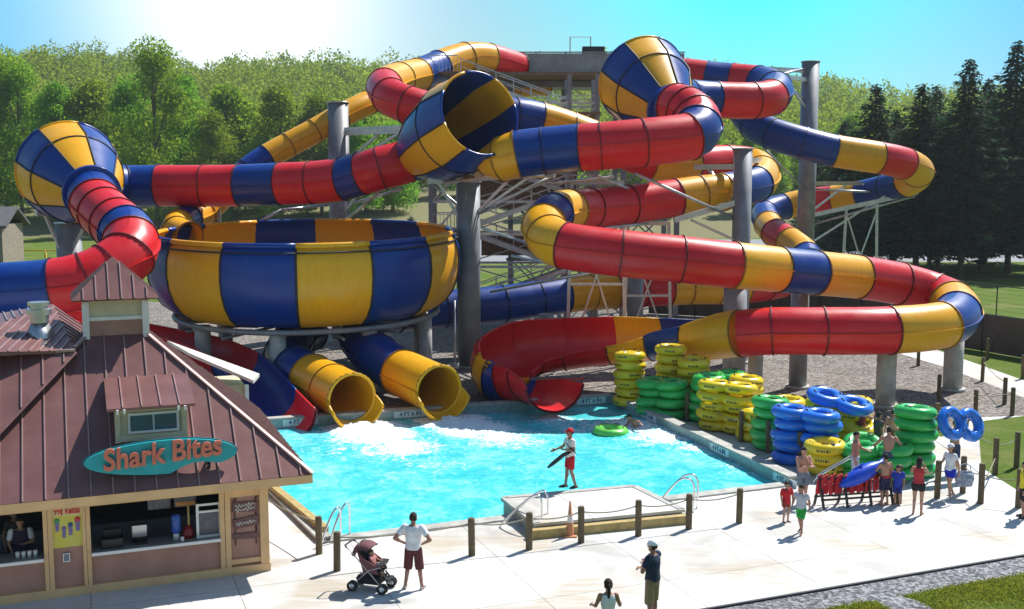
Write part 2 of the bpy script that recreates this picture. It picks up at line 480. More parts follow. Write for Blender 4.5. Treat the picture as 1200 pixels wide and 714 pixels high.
# pool: water sheet, basin walls, coping, depth-marker tiles
P = [Vector((p.x, p.y, 0)) for p in POOL]
def grid_quad(a, b_, c, d, n, m_, z):
    B = MB()
    for j in range(m_ + 1):
        for i in range(n + 1):
            u, v = i / n, j / m_
            p = a.lerp(b_, u).lerp(d.lerp(c, u), v); B.v.append((p.x, p.y, z))
    for j in range(m_):
        for i in range(n):
            k = j * (n + 1) + i; B.f.append((k, k + 1, k + n + 2, k + n + 1)); B.m.append(0); B.sm.append(True)
    return B
B = grid_quad(P[3], P[0], P[1], P[2], 180, 180, WZ)
wv = np.array(B.v)
hh = np.zeros(len(wv))
for (x, y, r, wt) in WATER_FOAM:
    d = np.hypot(wv[:, 0] - x, wv[:, 1] - y) / r
    hh += wt * np.clip(1 - d, 0, 1) ** 1.5 * (.05 + .12 * rng.random(len(wv)))
hh += .018 * np.sin(wv[:, 0] * 3.1 + wv[:, 1] * 1.7) * np.sin(wv[:, 1] * 2.7 - wv[:, 0]) + .010 * rng.random(len(wv))
B.v = [(x, y, z + float(k)) for (x, y, z), k in zip(B.v, hh)]
o = B.build('pool_water', M['water']); tag(o, kind='structure')
for p in o.data.polygons:
    if p.normal.z < 0: p.flip()
M['basin'] = mat('pool_wall_tile', (.30, .42, .42), .4, col2=(.17, .30, .32), vscale=5)
M['coping'] = mat('coping_stone', (.50, .49, .45), .8, col2=(.30, .30, .27), vscale=3, bump=.3)
b = MB()
cen = sum(P, Vector()) / 4
raise_ = {0: .26, 1: .26, 2: .12, 3: .03}      # right, far, left, front edges
for i in range(4):
    a, c = P[i], P[(i + 1) % 4]; d = (c - a).normalized(); nn = Vector((-d.y, d.x, 0))
    if (cen - a).dot(nn) < 0: nn = -nn
    h = raise_[i]
    b.box((a + c) / 2 + nn * (-.10) + Vector((0, 0, (h - 1.0) / 2)), ((c - a).length + .2, .24, 1.0 + h - .06), math.atan2(d.y, d.x), 0)
    b.box((a + c) / 2 + nn * (-.14) + Vector((0, 0, h - .02)), ((c - a).length + .44, .42, .08), math.atan2(d.y, d.x), 1)
tag(b.build('pool_edge', [M['basin'], M['coping']]), kind='structure')

def text_mesh(s, size, ext=.01, align='CENTER', shear=0.0, bold=0.0):
    c = bpy.data.curves.new('t', 'FONT'); c.body = s; c.size = size; c.extrude = ext; c.align_x = align; c.align_y = 'CENTER'
    c.shear = shear; c.offset = bold; c.resolution_u = 4
    o = bpy.data.objects.new('t', c); COL.objects.link(o)
    me = bpy.data.meshes.new_from_object(o)
    bpy.data.objects.remove(o)
    return me
M['tilewhite'] = mat('white_tile', (.66, .74, .76), .25, var=.06)
M['tileblue'] = mat('navy_lettering', (.03, .10, .22), .4)
tile_txt = text_mesh('4 FT 6 IN', .23, .006, bold=.004); tile_txt.materials.append(M['tileblue'])
def marker(i, px, py, lab):
    a, c = P[i], P[(i + 1) % 4]; d = (c - a).normalized(); nn = Vector((-d.y, d.x, 0))
    if (cen - a).dot(nn) < 0: nn = -nn
    n0 = Vector((nn.x, nn.y, 0))
    p = on_plane(px, py, a + nn * .03, n0); p.z = .07
    rt = Vector((0, 0, 1)).cross(nn)     # text's +x when seen from the pool
    rz = math.atan2(rt.y, rt.x)
    e = empty('depth_marker', p, rz)
    MB().box((0, 0, 0), (1.35, .02, .27)).build('tile', M['tilewhite'], e)
    t = link(tile_txt, 'lettering', e, (0, -.018, 0)); t.rotation_euler.x = PI / 2
    tag(e, lab, 'depth marker', 'depth markers on the pool wall')
marker(1, 352, 495, 'white depth marker tile on the far pool wall beside the red slide exit')
marker(1, 481, 491, 'white depth marker tile on the pool wall between the two yellow tube mouths')
marker(1, 693, 478, 'white depth marker tile on the far pool wall right of the open red chute')
marker(0, 760, 484, 'white depth marker tile in the shade at the far end of the right pool wall')
marker(0, 843, 521, 'white depth marker tile on the right pool wall below the yellow tube stacks')
marker(0, 920, 553, 'white depth marker tile on the right pool wall below the blue tubes')

# island platform at the front edge with timber kerb
pl = [G(587, 583, .35), G(745, 569, .35), G(803, 597, .35), G(626, 614, .35)]
b = MB()
b.prism([Vector((p.x, p.y, .27)) for p in pl], (0, 0, .08), 1)
ins = sum(pl, Vector()) / 4
b.prism([Vector((p.x + (ins.x - p.x) * .03, p.y + (ins.y - p.y) * .03, -.9)) for p in pl], (0, 0, 1.16), 0)
for i_, j_ in ((0, 1), (1, 2), (3, 0)):
    b.beam(pl[i_] + (ins - pl[i_]) * .04 + Vector((0, 0, -.03)), pl[j_] + (ins - pl[j_]) * .04 + Vector((0, 0, -.03)), .22, .10, 0)
tag(b.build('lifeguard_platform', [M['coping'], M['deck']]), 'low raised concrete platform jutting into the pool', 'platform')
M['kerbwood'] = mat('yellowed_timber_beam', (.42, .31, .12), .75, var=.2, vscale=5, bump=.4)
b = MB()
q0, q1 = Vector((pl[3].x, pl[3].y, .12)), Vector((pl[2].x, pl[2].y, .12))
dq = (q1 - q0).normalized(); off = Vector((dq.y, -dq.x, 0)) * .14
b.beam(q0 + off - dq * .2, q1 + off + dq * .1, .20, .24)
tag(b.build('timber_kerb', M['kerbwood']), 'round yellow timber beam along the front of the raised platform', 'timber beam')
b = MB()
b.beam(Vector((-8.4, 34.9, .16)), Vector((-5.0, 28.75, .16)), .22, .26)
tag(b.build('timber_kerb', M['kerbwood']), 'tan timber beam along the left edge of the pool beside the snack bar', 'timber beam')

# ------------------------------------------------------------ water slides
def catmull(p, t, i):
    n = len(p)
    a, b_, c, d = p[max(i - 1, 0)], p[i], p[min(i + 1, n - 1)], p[min(i + 2, n - 1)]
    return .5 * ((2 * b_) + (c - a) * t + (2 * a - 5 * b_ + 4 * c - d) * t * t + (3 * b_ - a - 3 * c + d) * t ** 3)
def frame(T):
    s = T.cross(Vector((0, 0, 1)))
    if s.length < 1e-4: s = Vector((1, 0, 0))
    s.normalize(); return s, s.cross(T).normalized()
def slide_run(parent, pts, rad, inner_all=False, opens=None, rads=None, rolls=None, end_flange=True, label_open='open'):
    """pts: (px, py, Y, colour of the section that starts here)"""
    P3 = [at(p[0], p[1], p[2]) for p in pts]
    opens = opens or {}
    op = [Vector((opens.get(i, 0.0), rads[i] if rads else rad, rolls[i] if rolls else 0)) for i in range(len(pts))]
    NS = 28
    for i in range(len(pts) - 1):
        colr = pts[i][3]
        L = (P3[i + 1] - P3[i]).length
        n = max(3, int(L / .38))
        rings = []; inner = []
        b = MB()
        for k in range(n + 1):
            t = k / n
            c = catmull(P3, t, i)
            e = .02
            T = (catmull(P3, min(t + e, 1), i) - catmull(P3, max(t - e, 0), i))
            if T.length < 1e-6: T = P3[i + 1] - P3[i]
            T.normalize(); s, u = frame(T)
            ov = op[i].lerp(op[i + 1], t); o_ = ov.x; r = ov.y; cr, sr = math.cos(-ov.z), math.sin(-ov.z); u, s = u * cr + s * sr, s * cr - u * sr
            rings.append((c, s, u, r, o_, T))
        isopen = max(op[i].x, op[i + 1].x) > .01
        def surf(dr, flip):
            vs = []
            for (c, s, u, r, o_, T) in rings:
                for k in range(NS + 1):
                    a = o_ + (2 * PI - 2 * o_) * k / NS
                    vs.append(c + (u * math.cos(a) + s * math.sin(a)) * (r + dr))
            fs = []
            for j in range(n):
                for k in range(NS):
                    q = (j * (NS + 1) + k, (j + 1) * (NS + 1) + k, (j + 1) * (NS + 1) + k + 1, j * (NS + 1) + k + 1)
                    fs.append(q if not flip else tuple(reversed(q)))
            b.add(vs, fs, 0, True)
        surf(0, False)
        if isopen or inner_all or i in (0, len(pts) - 2):
            surf(-.05, True)
        if isopen:      # rolled rims
            for sgn in (0, 1):
                rim = []
                for (c, s, u, r, o_, T) in rings:
                    a = o_ if sgn == 0 else 2 * PI - o_
                    rim.append(c + (u * math.cos(a) + s * math.sin(a)) * (r - .02))
                b.tube(rim, .055, 6, 0)
        # joint lip along both sides
        for a in (PI / 2, -PI / 2):
            strip = [c + (u * math.cos(a) + s * math.sin(a)) * (r + .035) for (c, s, u, r, o_, T) in rings]
            vs = []
            for p, (c, s, u, r, o_, T) in zip(strip, rings):
                ds = s * (1 if a > 0 else -1) * .045
                vs += [p + u * .018 + ds, p - u * .018 + ds, p - u * .018 - ds, p + u * .018 - ds]
            fs = []
            for j in range(len(rings) - 1):
                for k in range(4):
                    fs.append((j * 4 + k, j * 4 + (k + 1) % 4, (j + 1) * 4 + (k + 1) % 4, (j + 1) * 4 + k))
            b.add(vs, fs, 0)
        # bolted flange at the start (and a mid one on long sections)
        def flange(idx, w=.03, h=.05):
            c, s, u, r, o_, T = rings[idx]
            prof = [(-w, -.0), (-w, h), (w, h), (w, 0)]
            vs = []
            for k in range(NS + 1):
                a = o_ + (2 * PI - 2 * o_) * k / NS
                rd = u * math.cos(a) + s * math.sin(a)
                for (x, y) in prof: vs.append(c + T * x + rd * (r + y + .001))
            fs = []
            for k in range(NS):
                for q in range(3):
                    fs.append((k * 4 + q, k * 4 + q + 1, (k + 1) * 4 + q + 1, (k + 1) * 4 + q))
            b.add(vs, fs, 1, False)
        flange(0)
        if L > 3.2: flange(n // 2, .022, .04)
        if i == len(pts) - 2 and end_flange: flange(n, .04, .05)
        nm = 'open_chute_section' if isopen else 'tube_section'
        ob = b.build(nm, [SM[colr], FL[colr]], parent)
        ob['label'] = SN[colr] + (' open chute section' if isopen else ' tube section')
    return P3

def funnel(parent, S, Mo, prof, n=10, first='B', ph=0.0, bands=(0.55,)):
    S, Mo = Vector(S), Vector(Mo); ax = (Mo - S); L = ax.length; ax.normalize()
    s, u = frame(ax)
    f = empty('funnel', S); f.parent = parent
    root = MB()
    ts = [k / 16 for k in range(17)]
    def rad(t):
        for (t0, r0), (t1, r1) in zip(prof, prof[1:]):
            if t <= t1: return r0 + (r1 - r0) * ((t - t0) / (t1 - t0))
        return prof[-1][1]
    for g in range(n):
        colr = 'BY'[(g + (first == 'Y')) % 2]
        a0, a1 = ph + 2 * PI * g / n, ph + 2 * PI * (g + 1) / n
        b = MB()
        for dr, flip in ((0, False), (-.05, True)):
            vs, fs = [], []
            for t in ts:
                for k in range(7):
                    a = a0 + (a1 - a0) * k / 6
                    vs.append(ax * (t * L) + (u * math.cos(a) + s * math.sin(a)) * (rad(t) + dr))
            for j in range(16):
                for k in range(6):
                    fs.append((j * 7 + k, (j + 1) * 7 + k, (j + 1) * 7 + k + 1, j * 7 + k + 1))
            b.add(vs, fs, 0, True)
        # rib along the gore edge, rim and band
        b.tube([ax * (t * L) + (u * math.cos(a0) + s * math.sin(a0)) * (rad(t) + .02) for t in ts], .045, 6, 1)
        b.tube([ax * L + (u * math.cos(a0 + (a1 - a0) * k / 6) + s * math.sin(a0 + (a1 - a0) * k / 6)) * (rad(1)) for k in range(7)], .07, 6, 0)
        for bt in bands:
            b.tube([ax * (bt * L) + (u * math.cos(a0 + (a1 - a0) * k / 6) + s * math.sin(a0 + (a1 - a0) * k / 6)) * (rad(bt) + .015) for k in range(7)], .04, 6, 1)
        o = b.build('funnel_panel', [SM[colr], M['flange']], f)
        o['label'] = SN[colr] + ' funnel panel'
    b = MB(); c0 = Vector()
    b.tube([-ax * .25, ax * .05], [prof[0][1] + .12] * 2, 28, 0)
    o = b.build('collar', M['blu'], f); o['label'] = 'blue collar ring at the narrow end of the funnel'
    return f

# ride 1: three funnels joined by wide tubes
ride1 = empty('water_slide', G(550, 425))
tag(ride1, 'wide striped tube slide linking three big blue and yellow funnels', 'water slide')
ride1.location = (0, 0, 0)
RP = [(0, 1.15), (.10, 1.3), (.55, 1.95), (1, 2.35)]
S_L, M_L = at(107, 226, 50), at(80, 200, 53.6)
S_R, M_R = at(786, 127, 56), at(752, 94, 59.5)
S_C, M_C = at(490, 182, 57.2), at(562, 133, 51.8)
slide_run(ride1, [(728, 88, 77, 'R'), (765, 86, 76.5, 'R'), (804, 88, 76, 'R'), (828, 91, 75.5, 'B'), (858, 94, 75, 'R'), (888, 97, 74, 'B'), (908, 104, 72, 'B'), (904, 114, 69.5, 'R'), (882, 118, 68.5, 'R'), (838, 117, 68, 'B'), (803, 114, 67, 'B'), (778, 106, 63.5, 'R')], 1.1)
funnel(ride1, S_R, M_R, [(0, 1.15), (.10, 1.3), (.60, 2.15), (1, 2.35)], 8, 'B', -1.39)
slide_run(ride1, [(786, 127, 56, 'B'), (793, 125, 55.2, 'R'), (803, 128, 54.6, 'R'), (814, 136, 54, 'R'), (819, 148, 53.2, 'B'), (808, 160, 52.4, 'R'), (753, 167, 51.8, 'R'), (704, 171.5, 51.8, 'R'), (681, 173, 52, 'B'), (637, 177, 52.4, 'B'), (606, 181, 52.4, 'Y'), (588, 187, 52.6, 'Y'), (568, 190, 53.2, 'Y')], 1.1, rads=[1.1] * 11 + [1.05, .6])
funnel(ride1, S_C, M_C, [(0, 1.15), (.10, 1.5), (.35, 1.95), (.70, 2.22), (1, 2.0)], 8, 'Y', .25, (.66,))
slide_run(ride1, [(490, 182, 57.2, 'B'), (476, 189.5, 57.0, 'R'), (447, 197, 56.6, 'R'), (425, 203.5, 57, 'B'), (402, 210, 57.4, 'R'), (366, 214, 58, 'R'), (329, 215.5, 58.4, 'B'), (281, 217.5, 59, 'R'), (239, 218, 59.2, 'R'), (186, 218, 59.3, 'B'), (146, 218, 59.3, 'B'), (112, 214, 57.5, 'B'), (98, 208, 54.5, 'B')], 1.1)
funnel(ride1, S_L, M_L, [(0, 1.15), (.10, 1.3), (.60, 2.15), (1, 2.35)], 8, 'B', -1.39)
slide_run(ride1, [(107, 226, 50, 'B'), (112, 238, 49, 'R'), (121, 248, 48.2, 'R'), (135, 261, 47.2, 'R'), (146, 270, 46.5, 'B'), (153, 281, 45.8, 'R'), (150, 299, 44.9, 'R'), (128, 316, 44.2, 'R'), (100, 328, 43.7, 'R'), (63, 336, 43.3, 'B'), (0, 341, 43.2, 'B'), (-70, 346, 43.2, 'R'), (-150, 352, 43.5, 'R')], 1.1)

# ride 2: long winding tube ending in the open red chute
ride2 = empty('water_slide', (0, 0, 0))
tag(ride2, 'long winding red, yellow and blue tube slide that ends in the open red chute', 'water slide')
slide_run(ride2, [(607, 79, 76, 'R'), (573, 69, 74, 'Y'), (545, 68, 72.5, 'Y'), (514, 78, 70.5, 'B'), (490, 88, 68, 'Y'), (468, 93, 65.5, 'Y'), (451, 101, 62.5, 'R'), (457, 113, 60, 'R'), (478, 123, 58.8, 'R'), (508, 130, 59, 'B'), (560, 134, 60, 'B'), (604, 136, 60.5, 'B'), (632, 141, 61, 'Y'), (668, 152, 61.5, 'Y'), (720, 172, 62, 'R'), (765, 190, 62.3, 'Y'), (812, 192, 63, 'R'), (850, 190, 64.5, 'R'), (880, 193, 65, 'Y'), (892, 203, 63, 'Y'), (886, 216, 60.5, 'B'), (846, 225, 58.5, 'Y'), (820, 228, 58, 'Y'), (792, 232, 57.5, 'R'), (737, 240, 56.5, 'R'), (692, 244, 55, 'R'), (668, 246, 53.5, 'Y'), (648, 251, 51.6, 'B'), (638, 264, 49.6, 'Y'), (643, 278, 47.9, 'Y'), (662, 288, 46.6, 'R'), (728, 297, 46.2, 'R'), (798, 304, 46.3, 'R'), (860, 311, 46.6, 'Y'), (912, 316, 47.6, 'B'), (955, 320, 48.6, 'Y'), (1006, 325, 50, 'R'), (1055, 333, 51, 'R'), (1096, 345, 51, 'R'), (1116, 355, 49.6, 'Y'), (1122, 368, 47.6, 'B'), (1104, 381, 46, 'Y'), (1043, 387, 45, 'R'), (965, 388, 45, 'R'), (905, 388, 45.3, 'R'), (868, 391, 45.8, 'Y')], .98, end_flange=False)
oo = {0: 0.0, 1: .9, 2: 1.2, 3: 1.3}
for k in range(4, 16): oo[k] = 1.4 if k < 9 else (1.5, 1.6, 1.75)[min(k - 9, 2)]
slide_run(ride2, [(868, 391, 45.8, 'Y'), (810, 396, 47.4, 'B'), (765, 394, 48.8, 'Y'), (716, 396, 49.3, 'R'), (660, 400, 50, 'R'), (618, 406, 49.8, 'R'), (590, 422, 48.6, 'R'), (588, 434, 47.5, 'Y'), (591, 440, 47.2, 'B'), (604, 440, 46.8, 'R'), (625, 439, 45.6, 'R'), (650, 446, 43.8, 'R')], 1.05, opens=oo,
          rads=[.98, 1.0, 1.08, 1.2, 1.32, 1.4, 1.4, 1.3, 1.25, 1.2, 1.2, 1.3], rolls=[0, .1, .3, .5, .6, .65, .6, .55, .5, .4, .25, 0])

# ride 3: outer tube with the far right bend
ride3 = empty('water_slide', (0, 0, 0))
tag(ride3, 'striped tube slide bending round the tallest steel column at the far right', 'water slide')
def mouth(parent, c, T, r, colr='Y'):
    """flared open mouth with side lobes, lying half in the water"""
    s, u = frame(T); b = MB()
    for dr in (0, -.06):
        vs, fs = [], []
        for j in range(7):
            t = j / 6; o_ = 1.55 + .3 * t; rr = (r + .02 + .11 * math.sin(t * PI / 2) + dr)
            for k in range(25):
                a = o_ + (2 * PI - 2 * o_) * k / 24
                vs.append(c + T * (t * .6 - .02) + (u * math.cos(a) + s * math.sin(a)) * rr)
        for j in range(6):
            for k in range(24): fs.append((j * 25 + k, (j + 1) * 25 + k, (j + 1) * 25 + k + 1, j * 25 + k + 1))
        b.add(vs, fs, 0, True)
    for sg in (1, -1):
        pts = []
        for j in range(7):
            t = j / 6; a = (1.55 + .3 * t) * sg; rr = r + .01 + .11 * math.sin(t * PI / 2)
            pts.append(c + T * (t * .6) + (u * math.cos(a) + s * math.sin(a)) * rr)
        b.tube(pts, .06, 6, 0)
    pts = [c + T * .58 + (u * math.cos(a) + s * math.sin(a)) * (r + .11) for a in [1.85 + (2 * PI - 3.7) * k / 20 for k in range(21)]]
    b.tube(pts, .06, 6, 0)
    pts = [c + (u * math.cos(a) + s * math.sin(a)) * (r - .01) for a in [2 * PI * k / 32 for k in range(33)]]
    b.tube(pts, .07, 6, 0)
    o = b.build('exit_mouth', SM[colr], parent); o['label'] = SN[colr] + ' flared exit mouth at the water'
pts3 = [(862, 108, 79, 'B'), (870, 128, 77, 'B'), (884, 146, 75, 'B'), (905, 157, 73.5, 'B'), (942, 168, 72.6, 'B'), (978, 177, 72.4, 'Y'), (1029, 185, 72.6, 'R'), (1060, 192, 73.6, 'Y'), (1076, 202, 75.2, 'Y'), (1062, 214, 77, 'B'), (1036, 221, 78.5, 'B'), (1006, 228, 80, 'Y'), (975, 233, 81, 'R'), (948, 236, 81.5, 'Y'), (920, 242, 81.5, 'B'), (897, 250, 80.4, 'B'), (900, 263, 78, 'Y'), (908, 273, 76, 'R'), (925, 283, 74, 'Y'), (945, 300, 71.5, 'B'), (945, 318, 69, 'Y'), (915, 330, 67, 'R'), (870, 336, 65, 'Y'), (806, 337, 64, 'Y'), (783, 338, 63.5, 'R'), (720, 341, 62.5, 'Y'), (662, 346, 61, 'B'), (590, 356, 59.5, 'B'), (520, 362, 58.5, 'B'), (462, 368, 57, 'B'), (428, 380, 54.5, 'B'), (424, 398, 51.6, 'B'), (442, 418, 48.8, 'B'), (472, 437, 46.6, 'Y'), (514, 457, 43.9, 'Y')]
r3 = [1.04] * 10 + [.95] * 10 + [1.0] * 15
pp = slide_run(ride3, pts3, 1.0, rads=r3)
mouth(ride3, pp[-1], (pp[-1] - pp[-2]).normalized(), 1.0)

# ride 4: narrow yellow tube feeding the great bowl, exit tube to the pool
ride4 = empty('water_slide', (0, 0, 0))
tag(ride4, 'giant blue and yellow bowl slide fed by a slim yellow tube', 'water slide')
slide_run(ride4, [(640, 100, 79, 'Y'), (560, 104, 76, 'Y'), (500, 104, 73, 'Y'), (455, 108, 70, 'Y'), (432, 120, 67.5, 'Y'), (400, 136, 66, 'Y'), (368, 154, 65, 'Y'), (338, 170, 64.3, 'Y'), (313, 184, 63.6, 'B'), (290, 200, 63, 'B'), (262, 228, 62, 'Y'), (240, 248, 61, 'Y'), (222, 256, 59.5, 'B'), (210, 262, 57.8, 'Y'), (207, 270, 56.6, 'Y'), (222, 277, 55.6, 'Y')], .72)
BC = at(361, 300, 54.0); BC.z = 0
def bowl_prof():
    return [(6.95, 6.95), (7.2, 6.75), (7.38, 6.2), (7.42, 5.5), (7.34, 4.85), (7.12, 4.25), (6.75, 3.72), (6.2, 3.34), (4.6, 3.05), (2.6, 2.8), (.75, 2.6)]
pr = bowl_prof(); N = 14; a_off = -PI / 2 + R(10.4 - 3.7)
bowl = empty('bowl', (BC.x, BC.y, 0)); bowl.parent = ride4; bowl.rotation_euler.x = R(2.2)
for g in range(N):
    a0, a1 = a_off + 2 * PI * g / N, a_off + 2 * PI * (g + 1) / N
    colr = 'YB'[g % 2]; b = MB()
    for dr in (0, -.07):
        vs, fs = [], []
        for (r, z) in pr:
            for k in range(7):
                a = a0 + (a1 - a0) * k / 6
                vs.append(((r + dr) * math.cos(a), (r + dr) * math.sin(a), z - dr * .3))
        for j in range(len(pr) - 1):
            for k in range(6): fs.append((j * 7 + k, (j + 1) * 7 + k, (j + 1) * 7 + k + 1, j * 7 + k + 1))
        b.add(vs, fs, 0, True)
    b.tube([((r + .01) * math.cos(a0), (r + .01) * math.sin(a0), z) for (r, z) in pr[:9]], .055, 6, 1)
    b.tube([(7.06 * math.cos(a0 + (a1 - a0) * k / 6), 7.06 * math.sin(a0 + (a1 - a0) * k / 6), 6.97) for k in range(7)], .13, 6, 0)
    b.tube([(7.30 * math.cos(a0 + (a1 - a0) * k / 6), 7.30 * math.sin(a0 + (a1 - a0) * k / 6), 6.68) for k in range(7)], .04, 6, 1)
    o = b.build('bowl_panel', [SM[colr], M['flange']], bowl); o['label'] = SN[colr] + ' bowl panel'
b = MB()
b.tube([(6.3 * math.cos(a), 6.3 * math.sin(a), 3.12) for a in [2 * PI * k / 40 for k in range(41)]], .13, 8)
for k in range(7):
    a = PI / 7 * k + .2
    b.tube([(6.2 * math.cos(a), 6.2 * math.sin(a), 2.72), (-6.2 * math.cos(a), -6.2 * math.sin(a), 2.72)], .07, 6)
b.build('ring_beam', M['steel'], bowl)
for k in range(9):
    a = -PI / 2 - .05 + 2 * PI * k / 9
    MB().cyl((5.9 * math.cos(a), 5.9 * math.sin(a), 0), (5.9 * math.cos(a), 5.9 * math.sin(a), 3.1), .36, n=18).build('leg', M['conc_post'], bowl)
pp = slide_run(ride4, [(362, 388, 54, 'B'), (345, 398, 52.6, 'B'), (336, 415, 50.4, 'B'), (347, 433, 48, 'B'), (366, 443, 46.2, 'Y'), (412, 467, 43.0, 'Y')], 1.0)
mouth(ride4, pp[-1], (pp[-1] - pp[-2]).normalized(), 1.0)

# ride 5: low open flume behind the snack bar
ride5 = empty('water_slide', (0, 0, 0))
tag(ride5, 'low open red and blue chute dropping into the pool behind the snack bar roof', 'water slide')
slide_run(ride5, [(60, 368, 52, 'R'), (130, 380, 51.4, 'R'), (190, 392, 50.6, 'R'), (236, 402, 49.6, 'R'), (276, 420, 47.6, 'B'), (300, 443, 45.4, 'B'), (316, 463, 43.4, 'R'), (334, 486, 41.4, 'R')], 1.1,
          opens={k: 1.5 for k in range(8)}, rads=[1.1] * 6 + [1.1, 1.2])

# ------------------------------------------------------------ steel columns and tower
def column(px, ytop, Y, r, lab, arms=(), cap=True, m='steel'):
    t = at(px, ytop, Y)
    e = empty('support_column', (t.x, t.y, 0)); tag(e, lab, 'support column', 'steel columns holding up the slides')
    b = MB(); b.cyl((0, 0, 0), (0, 0, t.z), r, n=28)
    b.build('shaft', M[m], e)
    MB().cyl((0, 0, 0), (0, 0, .14), r + .14, n=20).build('footing', M['conc_post'], e)
    if cap: MB().cyl((0, 0, t.z), (0, 0, t.z + .06), r + .06, n=28).build('cap_plate', M['galv'], e)
    for (qx, qy, QY, z0) in arms:
        q = at(qx, qy, QY) - Vector((t.x, t.y, 0))
        d = Vector((q.x, q.y, 0)).normalized()
        b = MB(); b.beam(d * r * .8 + Vector((0, 0, z0 if z0 else q.z)), q, .22, .28)
        b.beam(d * r * .8 + Vector((0, 0, (z0 if z0 else q.z) - 1.9)), q * .75 + Vector((0, 0, 0)) + Vector((0, 0, q.z * .25)), .12, .12)
        b.build('arm', M['galv'], e)
    return e
column(396, 121, 65, .60, 'broad steel column behind the giant bowl, left of the middle funnel', [(470, 150, 62, None), (440, 215, 59, None), (500, 152, 60, None)])
column(549, 214, 55.6, .58, 'broad grey steel column directly under the middle funnel', [(500, 212, 55, None), (620, 205, 53.6, None), (650, 205, 53.5, None)])
column(871, 175, 57, .47, 'broad grey steel column beside the yellow bend at centre right', [(815, 196, 60, None), (905, 190, 66, None), (790, 258, 56, 8.3)])
column(950, 73, 78, .60, 'tallest grey steel column standing at the far right bend', [(880, 80, 76, None), (905, 88, 74, None), (1010, 215, 79, None), (1075, 226, 77.5, 7.0)])
column(862, 335, 50, .52, 'short grey steel column under the middle of the long red tube', [])
column(80, 262, 56, .62, 'grey steel column behind the left funnel', [(42, 250, 54.5, None), (118, 250, 52, None)])
column(1119, 388, 49.4, .42, 'pale round pier under the blue bend at the right', [], False, 'conc_post')
column(1040, 403, 45.7, .40, 'pale round pier below the red tube, right of the tube stacks', [], False, 'conc_post')
column(938, 335, 50, .40, 'short grey pier standing between the two runs of the long tube', [], False, 'steel')
column(886, 400, 47.5, .32, 'thin pale pier under the lower red run behind the tube stacks', [], False, 'conc_post')
column(745, 300, 61, .45, 'dark steel column behind the striped lower tube', [], False, 'steel')
column(640, 368, 57, .40, 'short dark pier behind the open red chute', [], False, 'steel')


# free-standing bracing under the runs: frames of pipe trestles
def trestle(px, py, Y, w, lab):
    t = at(px, py, Y); e = empty('pipe_trestle', (t.x, t.y, 0)); tag(e, lab, 'trestle', 'pipe trestles under the slides')
    for s in (-1, 1):
        MB().beam((s * w * .5, 0, 0), (s * w * .42, 0, t.z), .16, .16).build('leg', M['galv'], e)
    b = MB(); b.beam((-w * .45, 0, t.z), (w * .45, 0, t.z), .2, .2); b.beam((-w * .48, 0, t.z * .45), (w * .46, 0, t.z * .45), .12, .12)
    b.beam((-w * .48, .02, .1), (w * .44, .02, t.z * .95), .09, .09); b.beam((w * .48, .05, .1), (-w * .44, .05, t.z * .95), .09, .09)
    b.build('bracing', M['galv'], e)
    return e
trestle(700, 214, 56, 3.0, 'galvanised pipe trestle under the upper red run right of the middle funnel')
trestle(235, 246, 61, 2.4, 'galvanised pipe trestle under the left red run above the bowl')
trestle(760, 262, 60, 2.6, 'galvanised pipe trestle under the sloping red and yellow run')
trestle(1010, 240, 80, 2.6, 'galvanised pipe trestle under the far striped tube at right')

def pipes(parent, segs, r=.075):
    for a_, c_ in segs:
        MB().tube([at(*a_), at(*c_)], r, 8).build('support_pipe', M['galv'], parent)
pipes(ride3, [((880, 158, 76), (944, 224, 77.4)), ((1072, 230, 77), (956, 262, 77.8)), ((1040, 226, 78.4), (956, 222, 78)), ((945, 80, 77.6), (905, 90, 74.5))])
pipes(ride1, [((520, 213, 55), (645, 206, 53.6)), ((562, 250, 55.4), (650, 205, 53.8)), ((562, 262, 55.8), (500, 210, 56)), ((640, 216, 54), (720, 207, 53.2)), ((745, 204, 53.5), (862, 256, 57)), ((700, 206, 53), (760, 232, 58)), ((385, 240, 64), (330, 246, 60)), ((415, 238, 64), (470, 222, 58)), ((400, 262, 64), (445, 225, 58)), ((330, 246, 60), (300, 262, 60))])
pipes(ride2, [((700, 268, 55), (760, 262, 56)), ((575, 342, 56), (700, 318, 50)), ((600, 300, 58), (690, 318, 50)), ((566, 268, 58), (640, 292, 50)), ((640, 330, 56), (690, 300, 56))])
e = empty('standpipe', at(533, 418, 54)); e.location.z = 0; tag(e, 'thin white vertical pipe standing left of the middle steel column', 'pipe')
MB().cyl((0, 0, 0), (0, 0, 3.6), .06).build('pipe_shaft', M['galv'], e); MB().lathe([(0, .2), (.22, .25), (.22, .5), (0, .55)], n=12).build('valve', M['conc_post'], e)
# start tower
TW = empty('slide_tower', (0, 0, 0)); tag(TW, 'tall grey start tower with railed deck and zigzag stairs behind the slides', 'tower')
TX0, TX1, TY0, TY1 = -0.4, 11.6, 76.0, 83.0
ZD = 16.1
tower_posts = [(x, y) for x in (TX0 + .3, TX0 + 4.2, TX0 + 8, TX1 - .3) for y in (TY0 + .3, TY1 - .3)]
for (x, y) in tower_posts:
    MB().box((x, y, ZD / 2), (.34, .34, ZD)).build('post', M['steel'], TW)
b = MB(); b.box(((TX0 + TX1) / 2, (TY0 + TY1) / 2, ZD + .15), (TX1 - TX0 + .6, TY1 - TY0 + .6, .5)); b.box(((TX0 + TX1) / 2, TY0 - .35, ZD - .3), (TX1 - TX0 + .6, .15, .35))
b.build('deck', M['steel'], TW)
M['meshpanel'] = mat('grey_railing_panel', (.30, .31, .31), .7, var=.25, vscale=1.2)
